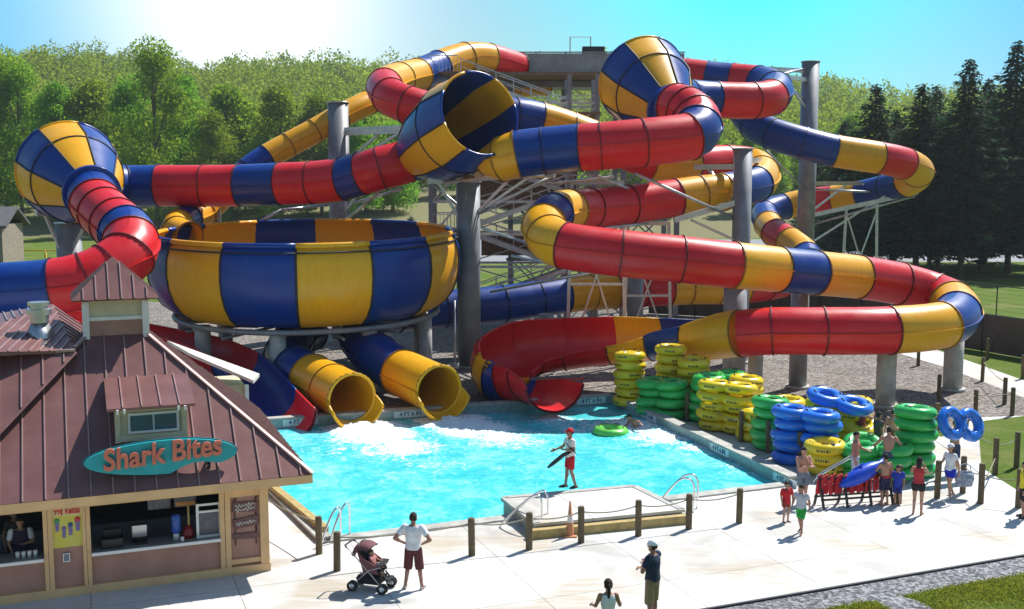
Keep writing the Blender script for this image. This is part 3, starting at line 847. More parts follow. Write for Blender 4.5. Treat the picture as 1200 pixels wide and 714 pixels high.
for i in range(6):
    x0 = TX0 + (TX1 - TX0) * i / 6
    b = MB(); b.box((x0 + 1.0, TY0 - .2, ZD + 1.1), (1.9, .06, 1.35)); b.beam((x0, TY0 - .2, ZD + .3), (x0, TY0 - .2, ZD + 1.9), .1, .1); b.beam((x0, TY0 - .2, ZD + 1.85), (x0 + 2, TY0 - .2, ZD + 1.85), .08, .08)
    b.build('railing_panel', M['meshpanel'], TW)
b = MB(); x0, x1 = at(668, 60, 77).x, at(692, 60, 77).x
b.tube([(x0, 77, ZD + .4), (x0, 77, ZD + 3.0), (x1, 77, ZD + 3.0), (x1, 77, ZD + .4)], .05, 6, smooth=False)
b.build('pipe_arch', M['galv'], TW)
b = MB(); b.box((x1 + .2, 77.2, ZD + 2.1), (1.5, .9, .5)); b.build('launch_box', M['black'], TW)
b = MB()
for z in (4, 8, 12):
    for y in (TY0 + .3, TY1 - .3):
        b.beam((TX0, y, z), (TX1, y, z), .2, .22)
        for i in range(3):
            xa, xb = TX0 + .3 + 3.8 * i, TX0 + .3 + 3.8 * (i + 1)
            b.beam((xa, y, z - 3.8), (xb, y, z), .1, .1); b.beam((xb, y + .02, z - 3.8), (xa, y + .02, z), .1, .1)
    for x in (TX0 + .3, TX0 + 4.2, TX0 + 8, TX1 - .3): b.beam((x, TY0, z), (x, TY1, z), .2, .22)
b.build('bracing', M['steel'], TW)
# zigzag stair in front/left of the tower, timber treads
SY = 68.5
for k in range(6):
    z0, z1 = 1.5 + 2.4 * k, 1.5 + 2.4 * (k + 1)
    xa, xb = (-3.2, 3.4) if k % 2 == 0 else (3.4, -3.2)
    b = MB(); yk = SY + (k % 2) * 1.9
    for s in (0, 1.6): b.beam((xa, yk + s, z0), (xb, yk + s, z1), .08, .3)
    n = 12
    for i in range(n):
        t = (i + .5) / n; b.box((xa + (xb - xa) * t, yk + .8, z0 + (z1 - z0) * t), (.42, 1.6, .06), mat=1)
    for s in (0, 1.6):
        b.beam((xa, yk + s, z0 + 1.05), (xb, yk + s, z1 + 1.05), .05, .06)
        b.beam((xa, yk + s, z0 + .6), (xb, yk + s, z1 + .6), .03, .04)
        for i in range(7):
            t = i / 6; b.beam((xa + (xb - xa) * t, yk + s, z0 + (z1 - z0) * t), (xa + (xb - xa) * t, yk + s, z0 + (z1 - z0) * t + 1.05), .05, .05)
    b.build('stair_flight', [M['galv'], M['wood']], TW)
    b = MB(); xl = xb + (1.0 if xb > 0 else -1.0)
    b.box((xl, SY + 1.7, z1), (2.0, 3.9, .14), mat=1)
    for y in (SY, SY + 3.5):
        b.beam((xl - .9, y, z1 + 1.05), (xl + .9, y, z1 + 1.05), .05, .06)
        for i in range(9): b.beam((xl - .9 + 1.8 * i / 8, y, z1), (xl - .9 + 1.8 * i / 8, y, z1 + 1.05), .03, .03)
    b.build('landing', [M['galv'], M['wood']], TW)
for x in (-5.0, -3.3, 3.5, 5.2):
    for y in (SY, SY + 3.6):
        MB().box((x, y, 7.9), (.26, .26, 15.8)).build('post', M['steel'], TW)
b = MB()
for z in range(2, 16, 2):
    for y in (SY, SY + 3.6):
        b.beam((-5.0, y, z + .1), (5.2, y, z + .1), .10, .14)
        for xa, xb in ((-5.0, -3.3), (3.5, 5.2)): b.beam((xa, y, z - 2), (xb, y, z), .07, .07)
    b.beam((-3.3, SY + 3.65, z - 2), (3.5, SY + 3.65, z), .08, .08); b.beam((3.5, SY + 3.6, z - 2), (-3.3, SY + 3.6, z), .08, .08)
b.build('bracing', M['galv'], TW)
b = MB()
b.box((.5, SY + 3.75, 8.8), (7.5, .08, 2.4), mat=1); b.box((1.5, SY + 3.75, 5.2), (7, .08, 1.3), mat=1)
b.build('timber_screen', [M['galv'], M['wood']], TW)
b = MB(); b.box((2, 74.0, ZD + .1), (8, 4.2, .2), mat=1); b.build('upper_walkway', [M['galv'], M['wood']], TW)
# ------------------------------------------------------------ snack bar
KR = R(21.5); K0 = G(316, 668)
KI = Matrix.Rotation(-KR, 3, 'Z')
def KL(px, py, p0=(0, 0, 0), n=(0, 1, 0)):
    """pixel -> kiosk-local point on a local plane"""
    d = KI @ ray(px, py); o = KI @ (Vector((0, 0, CAMH)) - K0); p0, n = Vector(p0), Vector(n)
    return o + d * ((p0 - o).dot(n) / d.dot(n))
def KW(p):   # local -> world
    return K0 + Matrix.Rotation(KR, 3, 'Z') @ Vector(p)
kiosk = empty('snack_bar', K0, KR); tag(kiosk, 'snack bar pavilion with burgundy seamed metal roof, cupola and tan trimmed serving windows', 'snack bar')
fx = lambda px: KL(px, 632).x
X0 = -11.5
# walls: lower panels, poster panel, right panel
b = MB()
for (a, c) in ((X0, fx(52)), (fx(106), fx(259))): b.box(((a + c) / 2, .10, .55), (c - a, .12, .72))
for (a, c) in ((fx(61), fx(98)), (fx(270), fx(306))): b.box(((a + c) / 2, .10, 1.15), (c - a, .12, 1.9))
b.box((-.08, 3.6, 1.2), (.16, 7.0, 2.1)); b.box((X0, 3.6, 1.2), (.16, 7.0, 2.1)); b.box((X0 / 2, 7.1, 1.2), (-X0, .14, 2.1))
b.build('wall', M['brown'], kiosk)
b = MB()
b.box((X0 / 2, .03, .10), (-X0 + .05, .20, .20)); b.box((X0 / 2, .05, 2.2), (-X0 + .05, .24, .28))
for (a, c) in ((fx(305), 0.0), (fx(258), fx(263.5)), (fx(264.2), fx(270.5)), (fx(97), fx(101)), (fx(101.5), fx(106.5)), (fx(51), fx(56)), (fx(56.5), fx(62))):
    b.box(((a + c) / 2, .03, 1.13), (c - a, .18, 1.86))
b.box(((fx(270) + fx(306)) / 2, .035, .31), (fx(306) - fx(270), .10, .12)); b.box(((fx(270) + fx(306)) / 2, .035, 1.98), (fx(306) - fx(270), .10, .14))
b.build('trim', M['tan'], kiosk)
for (a, c) in ((X0, fx(51)), (fx(106.5), fx(258))):
    MB().box(((a + c) / 2, .18, .955), (c - a, .7, .05)).build('counter', M['counter'], kiosk)
    MB().box(((a + c) / 2, -.19, .955), (c - a - .01, .04, .07)).build('counter_edge', M['white'], kiosk)
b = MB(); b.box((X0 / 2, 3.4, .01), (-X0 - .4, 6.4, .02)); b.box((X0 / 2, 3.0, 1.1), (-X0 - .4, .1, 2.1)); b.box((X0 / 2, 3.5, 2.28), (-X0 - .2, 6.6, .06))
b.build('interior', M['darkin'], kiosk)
b = MB(); b.box((fx(180), 2.6, .45), (5, .6, .9)); b.box((fx(180), 2.8, 1.5), (5, .3, .04)); b.box((fx(20), 2.6, .45), (3, .6, .9))
b.build('back_counter', M['counter'], kiosk)
# roof
EZ = 2.45; ex, ey = .98, -.62; ra = 4.2; kk = .90
xc, yc, za = ex - ra, ey + ra, EZ + ra * kk
AP = Vector((xc, yc, za)); FR = Vector((ex, ey, EZ)); BR = Vector((ex, ey + 2 * ra, EZ)); FL = Vector((ex - 2 * ra, ey, EZ)); BL = Vector((ex - 2 * ra, ey + 2 * ra, EZ))
def roof_plane(poly, down, sp, name='roof_plane', parent=None, thick=.06, rib=.035, m=None):
    poly = [Vector(p) for p in poly]
    n = (poly[1] - poly[0]).cross(poly[2] - poly[0]).normalized()
    if n.z < 0: n = -n
    b = MB(); b.prism(poly, -n * thick, 0)
    dn = Vector(down); dn = (dn - n * dn.dot(n)).normalized(); e1 = n.cross(dn).normalized()
    cs = [p.dot(e1) for p in poly]; o = poly[0]
    c = math.floor(min(cs) / sp) * sp + sp * .5
    while c < max(cs):
        hits = []
        for i in range(len(poly)):
            a, q = poly[i], poly[(i + 1) % len(poly)]
            ca, cq = a.dot(e1) - c, q.dot(e1) - c
            if ca * cq < 0: hits.append(a.lerp(q, ca / (ca - cq)))
        hits.sort(key=lambda p: p.dot(dn))
        for i in range(0, len(hits) - 1, 2):
            if (hits[i + 1] - hits[i]).length > .15:
                a, q = hits[i], hits[i + 1]
                x = (q - a).normalized(); rot = Matrix((e1, x, n)).transposed()
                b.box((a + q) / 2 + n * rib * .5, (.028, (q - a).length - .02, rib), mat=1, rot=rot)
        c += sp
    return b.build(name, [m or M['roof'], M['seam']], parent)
roof = MB().box((xc, yc, EZ + .1), (2 * ra - .5, 2 * ra - .5, .1)).build('roof', M['darkin'], kiosk)
roof_plane([AP, FL, FR], (0, -1, -kk), .47, parent=roof)
roof_plane([AP, FR, BR], (1, 0, -kk), .47, parent=roof)
roof_plane([AP, BR, BL], (0, 1, -kk), .47, parent=roof)
nl = Vector((-kk, 0, 1)).normalized()
V = KL(88, 412, AP, nl)
ye = V.y - (V.z - EZ) / kk
VB = Vector((FL.x, ye, EZ))
roof_plane([AP, FL, VB, V, (V.x, yc + abs(V.x - xc), V.z)], (-1, 0, -kk), .24, parent=roof)
roof_plane([V, (X0 - 2.5, V.y, V.z), (X0 - 2.5, ye, EZ), VB], (0, -1, -kk), .47, parent=roof)
roof_plane([V, (X0 - 2.5, V.y, V.z), (X0 - 2.5, V.y + 3, V.z - 1.2), (V.x + .3, V.y + 3, V.z - 1.2)], (0, 1, -kk), .47, parent=roof)
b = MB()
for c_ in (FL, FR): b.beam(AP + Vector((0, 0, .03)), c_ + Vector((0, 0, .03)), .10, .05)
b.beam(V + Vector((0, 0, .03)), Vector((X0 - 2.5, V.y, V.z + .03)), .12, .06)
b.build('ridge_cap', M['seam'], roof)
b = MB(); b.box(((FR.x + FL.x) / 2, ey + .02, EZ - .11), (2 * ra, .05, .20)); b.box((ex - .02, ey + ra, EZ - .11), (.05, 2 * ra - .1, .20)); b.box((FL.x + .02, (ey + ye) / 2, EZ - .11), (.05, ye - ey - .1, .2))
b.box(((FL.x + X0 - 2.5) / 2, ye, EZ - .11), (FL.x - X0 + 2.5, .05, .2))
b.build('fascia', M['tan'], roof)
M['soffit'] = mat('soffit_board', (.35, .27, .17), .8)
MB().box((xc, yc, EZ - .05), (2 * ra - .12, 2 * ra - .12, .04)).build('soffit', M['soffit'], roof)
# cupola
cup = empty('cupola', AP); cup.parent = kiosk
w = 1.42; zb, zm, zt = -1.0, (6.02 - za), (6.55 - za)
MB().box((0, 0, (zb + zm) / 2), (w, w, zm - zb)).build('lower_siding', M['brown'], cup)
MB().box((0, 0, (zm + zt) / 2), (w - .02, w - .02, zt - zm)).build('upper_siding', M['cream'], cup)
b = MB(); b.box((0, 0, zm), (w + .06, w + .06, .09)); b.box((0, 0, zt - .04), (w + .05, w + .05, .07))
for sx in (-1, 1):
    for sy in (-1, 1): b.box((sx * w / 2, sy * w / 2, (zb + zt) / 2 - .04), (.16, .16, zt - zb - .1))
b.build('corner_trim', M['white'], cup)
hz = 1.03; tp = Vector((0, 0, zt + .98)); cs_ = [Vector((x * hz, y * hz, zt - .02)) for x, y in ((-1, -1), (1, -1), (1, 1), (-1, 1))]
for i in range(4):
    a, q = cs_[i], cs_[(i + 1) % 4]; mid = (a + q) / 2
    roof_plane([tp, a, q], mid - tp, .30, 'cupola_roof', cup, .05, .03)
# second roof behind with dense ribs
Vw = KW(V)
def kl(p): return KI @ (Vector(p) - K0)
p1, p2, p3, p4 = [kl(at(*q)) for q in ((-90, 415, Vw.y - 2.2), (88, 412, Vw.y + .1), (62, 357, Vw.y + 3.2), (-90, 384, Vw.y + 1.6))]
r2 = MB().prism([p1, p2, p3, p4], (0, 0, -.05)).build('rear_roof', M['roof'], kiosk)
roof_plane([p1 + Vector((0, 0, .02)), p2 + Vector((0, 0, .02)), p3 + Vector((0, 0, .02))], p1 + p2 - 2 * p3, .20, parent=r2, thick=.02)
roof_plane([p1 + Vector((0, 0, .02)), p3 + Vector((0, 0, .02)), p4 + Vector((0, 0, .02))], p1 - p4, .20, parent=r2, thick=.02)
q5 = kl(at(109, 390, Vw.y + 3.0))
roof_plane([p2, q5, p3], q5 - p3 + Vector((.5, 0, -.5)), .3, parent=r2)
vb = kl(at(47, 392, Vw.y + .6)); vt = kl(at(47, 354, Vw.y + .6))
vent = empty('roof_vent', vb); vent.parent = kiosk
hv = vt.z - vb.z
MB().lathe([(.34, -.3), (.34, 0), (.17, .34), (0, .34)], n=4).build('flashing', M['galv'], vent)
MB().lathe([(0, .3), (.22, .3), (.22, hv * .62), (.29, hv * .62), (.29, hv * .78), (.20, hv * .80), (.20, hv * .88), (.26, hv * .9), (.26, hv), (0, hv)], n=20, smooth=False).build('flue_cap', M['alum'], vent)
# dormer
nf = Vector((0, -kk, 1)).normalized()
D0 = KL(178, 516, AP, nf)
dm = empty('dormer', D0); dm.parent = kiosk
dw = 1.5; dh = .86
MB().box((0, .75, dh / 2 - .02), (dw, 1.5, dh)).build('cheek', M['cream'], dm)
b = MB(); b.box((0, -.02, .10), (dw + .06, .06, .14)); b.box((0, -.02, dh - .08), (dw + .06, .06, .12))
for s in (-1, 1): b.box((s * dw / 2, -.02, dh / 2), (.12, .07, dh))
b.build('dormer_trim', M['cream'], dm)
b = MB(); b.box((.05, -.06, .45), (1.14, .04, .48)); b.build('window_frame', M['white'], dm)
b = MB(); b.box((-.22, -.085, .45), (.50, .02, .36)); b.box((.32, -.085, .45), (.50, .02, .36)); b.build('pane', M['glass'], dm)
rt = KL(172, 444, AP, nf) - D0
roof_plane([(-.98, -.35, dh + .02), (.98, -.35, dh + .02), (.98, rt.y, rt.z + .08), (-.98, rt.y, rt.z + .08)], (0, -1, -.5), .42, 'dormer_roof', dm, .07)
b = MB()
for x in (-.75, -.6, .6, .75): b.box((x, -.37, dh - .06), (.05, .10, .1))
b.build('rafter_tail', M['white'], dm)
# rear annex with pale roof
a1, a2, a3, a4 = [kl(at(*q)) for q in ((196, 399, 36.2), (222, 414, 34.0), (297, 446, 33.0), (304, 438, 34.8))]
b = MB(); b.prism([a1, a2, a3, a4], (0, 0, -.10)); M['whiteroof'] = mat('pale_metal_roof', (.62, .58, .52), .5, .2, var=.15)
b.build('annex_roof', M['whiteroof'], kiosk)
wa = kl(at(288, 450, 34.2)); b = MB(); b.box((wa.x - 1.1, wa.y + .8, wa.z / 2), (2.1, 1.8, wa.z)); b.build('annex_wall', M['cream'], kiosk)
b = MB(); b.beam((wa.x, wa.y - .15, 0), (wa.x, wa.y - .15, wa.z), .12, .12); b.build('annex_post', M['white'], kiosk)

# sign
sc_ = KL(190, 536, (0, -.42, 0))
sign = empty('shop_sign', KW(sc_), KR); tag(sign, 'turquoise surfboard shaped sign with salmon letters Shark Bites on the roof edge', 'sign')
M['teal'] = mat('turquoise_sign_paint', (.02, .36, .40), .4, var=.12)
M['salmon'] = mat('salmon_letter_paint', (.62, .17, .11), .45)
M['teal_edge'] = mat('dark_teal_edge', (.01, .12, .16), .5)
out = []
for k in range(64):
    a = 2 * PI * k / 64; x = 1.68 * math.cos(a); z = .37 * math.sin(a) * (1 + .10 * math.cos(a - .4))
    if z < 0 and .25 < x < 1.3: z *= 1 - .45 * math.sin((x - .25) / 1.05 * PI)
    if z < 0 and x < .25: z *= 1.12
    out.append(Vector((x, 0, z)))
MB().prism([p * 1.0 for p in out], (0, .09, 0)).build('sign_board', M['teal'], sign)
MB().prism([Vector((p.x * 1.02, .1, p.z * 1.06)) for p in out], (0, .05, 0)).build('sign_edge', M['teal_edge'], sign)
tm = text_mesh('Shark Bites', .60, .035, bold=.016, shear=.1)
xs = [v.co.x for v in tm.vertices]; sx = 2.62 / (max(xs) - min(xs))
tm.transform(Matrix.Diagonal((sx, 1.12, 1, 1))); tm.materials.append(M['salmon'])
t = link(tm, 'lettering', sign, (.02, -.06, .10)); t.rotation_euler = (PI / 2, R(-3.5), 0)
b = MB()
for x in (-1.1, -.3, 1.05): b.beam((x, .08, -.25), (x, .3, -.62), .07, .07); b.beam((x - .12, .3, -.66), (x + .12, .3, -.66), .06, .1); b.beam((x, .12, -.2), (x, .75, -.25), .05, .05)
b.build('bracket', M['black'], sign)

# menu boards, poster, wall signs and counter goods
def local_thing(name, p, lab, cat, group=None):
    e = empty(name, KW(p), KR); return tag(e, lab, cat, group)
M['orange'] = mat('orange_print', (.65, .16, .04), .5, col2=(.7, .35, .1), vscale=9)
M['menugrey'] = mat('menu_grey', (.14, .14, .16), .4, col2=(.08, .07, .09), vscale=10)
for (px0, px1, py0, py1, orange, lab) in ((173, 199, 571, 590, False, 'dark menu board hanging in the serving window, left of the two'), (204, 229, 569, 587, True, 'menu board with an orange food picture hanging in the serving window')):
    a = KL(px0, py1, (0, .55, 0)); c = KL(px1, py0, (0, .55, 0)); a.z -= .16; c.z = min(c.z, 2.22) - .16
    m_ = (a + c) / 2; e = local_thing('menu_board', m_, lab, 'menu board')
    MB().box((0, 0, 0), (c.x - a.x, .04, c.z - a.z)).build('board', M['menugrey'], e)
    if orange: MB().box((0, -.03, -(c.z - a.z) * .28), ((c.x - a.x) * .9, .01, (c.z - a.z) * .3)).build('picture', M['orange'], e)
pa, pb = KL(62.5, 643, (0, .02, 0)), KL(95.5, 591, (0, .02, 0))
po = local_thing('poster', (pa + pb) / 2, 'yellow poster reading 99c Refills with coloured cups, on the snack bar wall', 'poster')
PW, PH = pb.x - pa.x, pb.z - pa.z
M['pyel'] = mat('poster_yellow', (.72, .55, .05), .5, col2=(.60, .60, .15), vscale=4)
M['pred'] = mat('poster_red', (.55, .04, .03), .5); M['purple'] = mat('poster_purple', (.14, .09, .30), .5, col2=(.25, .2, .4), vscale=20); M['pgreen'] = mat('poster_green', (.05, .30, .12), .5)
M['pcream'] = mat('poster_cream', (.75, .62, .35), .5)
MB().box((0, .0, 0), (PW, .02, PH)).build('sheet', M['pyel'], po)
MB().box((0, -.014, PH * .38), (PW * .99, .006, PH * .22)).build('banner', M['pcream'], po)
tm = text_mesh('99\u00a2 Refills', .22, .004, bold=.008); xs = [v.co.x for v in tm.vertices]; tm.transform(Matrix.Diagonal((PW * .86 / (max(xs) - min(xs)), 1, 1, 1))); tm.materials.append(M['pred'])
t = link(tm, 'lettering', po, (0, -.022, PH * .38)); t.rotation_euler.x = PI / 2
for i, (x, z, s, m1, m2) in enumerate(((-.34, .02, .9, 'purple', 'pgreen'), (-.12, -.16, .8, 'purple', 'purple'), (.10, -.10, .9, 'purple', 'tileblue'), (.34, .0, 1.0, 'purple', 'pred'))):
    b = MB(); wd = PW * .085 * s; hh_ = PH * .13 * s
    b.prism([(-wd * .75, 0, -hh_), (wd * .75, 0, -hh_), (wd, 0, hh_), (-wd, 0, hh_)], (0, -.008, 0))
    o = b.build('printed_cup', M[m1], po, (PW * x, -.012, PH * z))
    b = MB(); b.lathe([(wd * 1.15, 0), (wd * .7, .02), (0, .02)], n=12, M=Matrix.Rotation(PI / 2, 3, 'X')); b.build('printed_lid', M[m2], o, (0, -.006, hh_ * 1.2))
e = local_thing('socket_box', KL(78, 653, (0, .0, 0)), 'small grey electrical box under the yellow poster', 'electrical box')
MB().box((0, 0, 0), (.15, .08, .2)).box((0, -.045, 0), (.11, .02, .15), mat=1).build('cover', [M['galv'], M['glass']], e)
# script signs on the right panel
M['signred'] = mat('dull_red_board', (.16, .07, .07), .6, var=.25, vscale=6)
for (px, py, w_, h_, rot, lab, ch) in ((288, 575, .58, .20, 5, 'plum coloured plank sign at the top of the right wall panel', 0), (287, 594, .60, .24, -4, 'plank sign with two rows of pale script on the right wall panel', 2), (288, 612, .60, .24, 7, 'plank sign with one row of white script on the right wall panel', 1), (288, 628, .58, .14, -2, 'low red plank sign under the script signs on the right wall panel', 0)):
    e = local_thing('wall_sign', KL(px, py, (0, .015, 0)), lab, 'wall sign')
    MB().box((0, 0, 0), (w_, .04, h_), rot=Matrix.Rotation(R(-rot), 3, 'Y')).build('plank', M['signred'], e)
    for rr in range(ch):
        b = MB(); pts = []
        z0 = (.05 - .10 * rr) if ch == 2 else 0
        for k in range(60):
            t_ = k / 59; pts.append((-.23 + .46 * t_, -.03, z0 + .035 * math.sin(t_ * 38) * (1 + .5 * math.sin(t_ * 11 + rr)) + (t_ - .5) * .05))
        b.tube(pts, .008, 4); b.build('script', M['white'], e)
    b = MB()
    for s in (-1, 1): b.tube([(s * w_ * .42, -.01, -.22), (s * w_ * .42, -.01, .22)], .012, 5)
    b.build('hanging_cord', M['black'], e)
ct = 1.0
def onc(px, y=.2): p = KL(px, 640, (0, y, 0)); return Vector((p.x, y, .982))
e = local_thing('cash_register', onc(164), 'white point of sale screen on the serving counter', 'screen')
b = MB(); b.box((0, 0, .03), (.34, .26, .05)); b.box((0, .05, .12), (.08, .06, .18)); b.build('stand', M['black'], e)
MB().box((0, 0, .30), (.38, .06, .36), rot=Matrix.Rotation(R(12), 3, 'X')).build('screen_housing', M['black'], e)
MB().box((0, -.035, .30), (.32, .02, .30), rot=Matrix.Rotation(R(12), 3, 'X')).build('screen', M['alum'], e)
e = local_thing('cash_register', onc(132), 'black cash register at the left of the serving counter', 'cash register')
MB().box((0, 0, .12), (.46, .38, .2)).build('drawer', M['black'], e); MB().box((0, .1, .3), (.38, .12, .22), rot=Matrix.Rotation(R(15), 3, 'X')).build('keyboard', M['darkin'], e)
M['bluepl'] = mat('blue_translucent_plastic', (.03, .10, .42), .3)
e = local_thing('drink_jug', onc(207), 'blue upturned drink bottle on the counter', 'bottle')
MB().lathe([(0, 0), (.05, 0), (.06, .14), (.11, .2), (.11, .55), (.09, .6), (0, .6)], n=16).build('bottle', M['bluepl'], e); MB().cyl((0, 0, 0), (0, 0, .14), .07).build('stand', M['white'], e)
M['redpl'] = mat('dark_red_plastic', (.22, .01, .015), .4)
e = local_thing('popcorn_cup', onc(221), 'dark red condiment dispenser beside the blue bottle', 'dispenser')
MB().lathe([(0, 0), (.13, 0), (.14, .1), (.11, .22), (.05, .3), (0, .3)], n=14).build('body', M['redpl'], e)
MB().cyl((.02, 0, .3), (.02, 0, .85), .025).build('pump', M['kerbwood'], e)
for i, px in enumerate((20, 27, 34, 41)):
    e = local_thing('paper_cup', onc(px, .1), ['first', 'second', 'third', 'fourth'][i] + ' white cup from the left on the left counter', 'cup', 'cups on the left counter')
    MB().lathe([(0, 0), (.035, 0), (.05, .14), (.045, .14), (.03, .01)], n=12).build('cup', M['white'], e)
e = local_thing('paper_cup', onc(214, -.05), 'white cup at the edge of the counter below the blue bottle', 'cup')
MB().lathe([(0, 0), (.03, 0), (.045, .11), (.04, .11), (.03, .01)], n=12).build('cup', M['white'], e)
a, c = KL(232, 631, (0, .10, 0)), KL(257, 588, (0, .10, 0))
e = local_thing('screen_window', Vector(((a.x + c.x) / 2, .08, (.98 + c.z) / 2)), 'white framed sliding service screen at the right of the counter', 'screen window')
W_, H_ = c.x - a.x, c.z - .98
b = MB()
for s in (-1, 1): b.box((s * W_ / 2, 0, 0), (.06, .05, H_)); b.box((0, 0, s * (H_ / 2 - .03)), (W_ - .06, .04, .05))
b.box((0, 0, H_ * .26), (W_ - .06, .04, .05)); b.build('frame', M['white'], e)
MB().box((0, .01, -.1), (W_ - .06, .01, H_ * .7)).build('mesh_pane', M['menugrey'], e)

# ------------------------------------------------------------ inner tubes
M['ty'] = mat('yellow_vinyl', (.80, .60, .015), .28, coat=.3, var=.08, vscale=2)
M['tg'] = mat('green_vinyl', (.025, .44, .08), .28, coat=.3, var=.12, vscale=2)
M['tb'] = mat('blue_vinyl', (.012, .17, .72), .25, coat=.4, var=.12, vscale=2)
M['tlg'] = mat('lime_vinyl', (.16, .62, .10), .28, coat=.3, var=.08)
TC = {'y': ('yellow', M['ty']), 'g': ('green', M['tg']), 'b': ('blue', M['tb']), 'l': ('lime green', M['tlg'])}
def torus_mb(cx, Rr, r, b, rb=.15, seg=36, n=12):
    vs = []
    for i in range(seg):
        a = 2 * PI * i / seg
        for k in range(n):
            q = 2 * PI * k / n; rr = r * (1 + .035 * math.cos(a * 9) * max(0, math.cos(q)))
            vs.append((cx + (Rr + rr * math.cos(q)) * math.cos(a), (Rr + rr * math.cos(q)) * math.sin(a), rb * math.sin(q)))
    fs = [((i * n + k), ((i + 1) % seg) * n + k, ((i + 1) % seg) * n + (k + 1) % n, i * n + (k + 1) % n) for i in range(seg) for k in range(n)]
    b.add(vs, fs, 0, True)
protos = {}
def tube_proto(colr, double):
    key = (colr, double)
    e = empty('double_tube' if double else 'inner_tube'); b = MB()
    xs = (-.44, .44) if double else (0,)
    for x in xs: torus_mb(x, .42, .20, b, .18)
    if double: b.box((0, 0, 0), (.28, .5, .16))
    b.build('ring', TC[colr][1], e)
    for x in xs:
        for a in (.5, 2.6, 3.9, 5.6):
            p = Vector((x + .42 * math.cos(a), .42 * math.sin(a), 0)); t = Vector((-math.sin(a), math.cos(a), 0)) * .11
            MB().tube([p - t + Vector((0, 0, .165)), p - t * .5 + Vector((0, 0, .205)), p + t * .5 + Vector((0, 0, .205)), p + t + Vector((0, 0, .165))], .016, 6).build('handle', M['black'], e)
        # black printed band on the upper face
        b = MB(); aa = [1.2 + k * .09 for k in range(9)]
        vs = []
        for a in aa:
            for rr, z in ((.37, .149), (.47, .149)): vs.append((x + rr * math.cos(a), rr * math.sin(a), z + .026))
        b.add(vs, [(2 * k, 2 * k + 1, 2 * k + 3, 2 * k + 2) for k in range(8) if k % 3 != 1], 0); b.build('printed_mark', M['black'], e)
        for a_ in (.2, 2.2, 4.4):
            b = MB(); vs = []
            for k in range(16):
                a = a_ + k * .045
                for z in (-.035 + .018 * math.sin(k * 2.1), .03 + .02 * math.cos(k * 1.7)): vs.append((x + (.42 + .204 * math.sqrt(1 - (z / .18) ** 2)) * 1.012 * math.cos(a), (.42 + .204 * math.sqrt(1 - (z / .18) ** 2)) * 1.012 * math.sin(a), z))
            if colr == 'y': b.add(vs, [(2 * k, 2 * k + 1, 2 * k + 3, 2 * k + 2) for k in range(15) if k % 5 not in (2, 4)], 0); b.build('printed_mark', M['black'], e)
    return e
def place_tube(colr, double, loc, rz, lab, group, tx=0.0, ty=0.0):
    key = (colr, double)
    if key not in protos: e = tube_proto(colr, double); protos[key] = e
    else: e = copy_tree(protos[key])
    e.location = loc; e.rotation_euler = (tx, ty, rz); e.scale = (1.1, 1.1, 1.08)
    cn = TC[colr][0]
    e['label'] = lab; e['category'] = 'inner tube'; e['group'] = group
    if 'carried on the shoulder' in lab: e.scale = (.84, .9, .95)
    return e
STK = [
 # base px, py, n, colour, double, rz, where
 (738, 474, 6, 'y', False, .2, 'at the far end of the pool side'),
 (787, 477, 7, 'y', False, 1.0, 'behind the farthest post'),
 (812, 483, 6, 'y', False, 2.0, 'behind the far green doubles'),
 (777, 487, 4, 'g', True, -.75, 'near the far pool corner'),
 (840, 492, 5, 'g', True, .35, 'behind the two yellow stacks'),
 (852, 505, 5, 'y', True, -.6, 'beside the middle of the pool wall'),
 (874, 496, 5, 'y', False, .6, 'behind the yellow double stack'),
 (886, 515, 3, 'y', False, .3, 'low between the doubles and green stack'),
 (904, 526, 5, 'g', False, .8, 'between the yellow and blue stacks'),
 (924, 513, 4, 'y', False, 1.6, 'peeping out behind the blue stack'),
 (945, 543, 5, 'b', True, -.55, 'at the near pool wall'),
 (981, 527, 5, 'y', True, -.45, 'under the leaning blue tube'),
 (1022, 560, 3, 'g', True, -.3, 'low by the shirtless man'),
 (1071, 556, 6, 'g', False, .4, 'left of the woman in red'),
 (967, 556, 3, 'y', False, .4, 'between the blue stack and a post'),
]
nth = ['bottom', 'second', 'third', 'fourth', 'fifth', 'sixth', 'seventh']
for (px, py, n, c_, dbl, rz, where) in STK:
    g0 = G(px, py)
    for k in range(n):
        lab = (('top ' if k == n - 1 else nth[k] + ' ') + TC[c_][0] + (' double' if dbl else ' single') + ' tube, stack ' + where)
        place_tube(c_, dbl, (g0.x + random.uniform(-.10, .10), g0.y + random.uniform(-.08, .08), .20 + .375 * k), rz + random.uniform(-.12, .12) + (random.choice([0, 1.5, 3]) if not dbl else 0), lab,
                   'inner tubes stacked beside the pool', random.uniform(-.06, .06), random.uniform(-.08, .08))
place_tube('b', True, at(984, 470, 37.6), -.5, 'blue double tube leaning on top of the yellow double stack', 'inner tubes stacked beside the pool', .12, .22)
place_tube('y', False, at(1008, 497, 37.8), .3, 'yellow single tube leaning at the right of the yellow double stack', 'inner tubes stacked beside the pool', .5, .1)
place_tube('g', False, at(1012, 522, 35.8), .3, 'green tube tilted at the front of the queue near the shirtless man', 'inner tubes stacked beside the pool', .35, -.15)
place_tube('b', True, at(1126, 497, 34.6), .35, 'blue double tube carried on the shoulder of the shirtless person', 'inner tubes carried or floating', 1.15, .15)
p = G(716, 508, WZ); place_tube('l', False, (p.x, p.y, WZ + .08), .5, 'lime green tube floating in the pool beside the swimmer', 'inner tubes carried or floating', .05, .03)

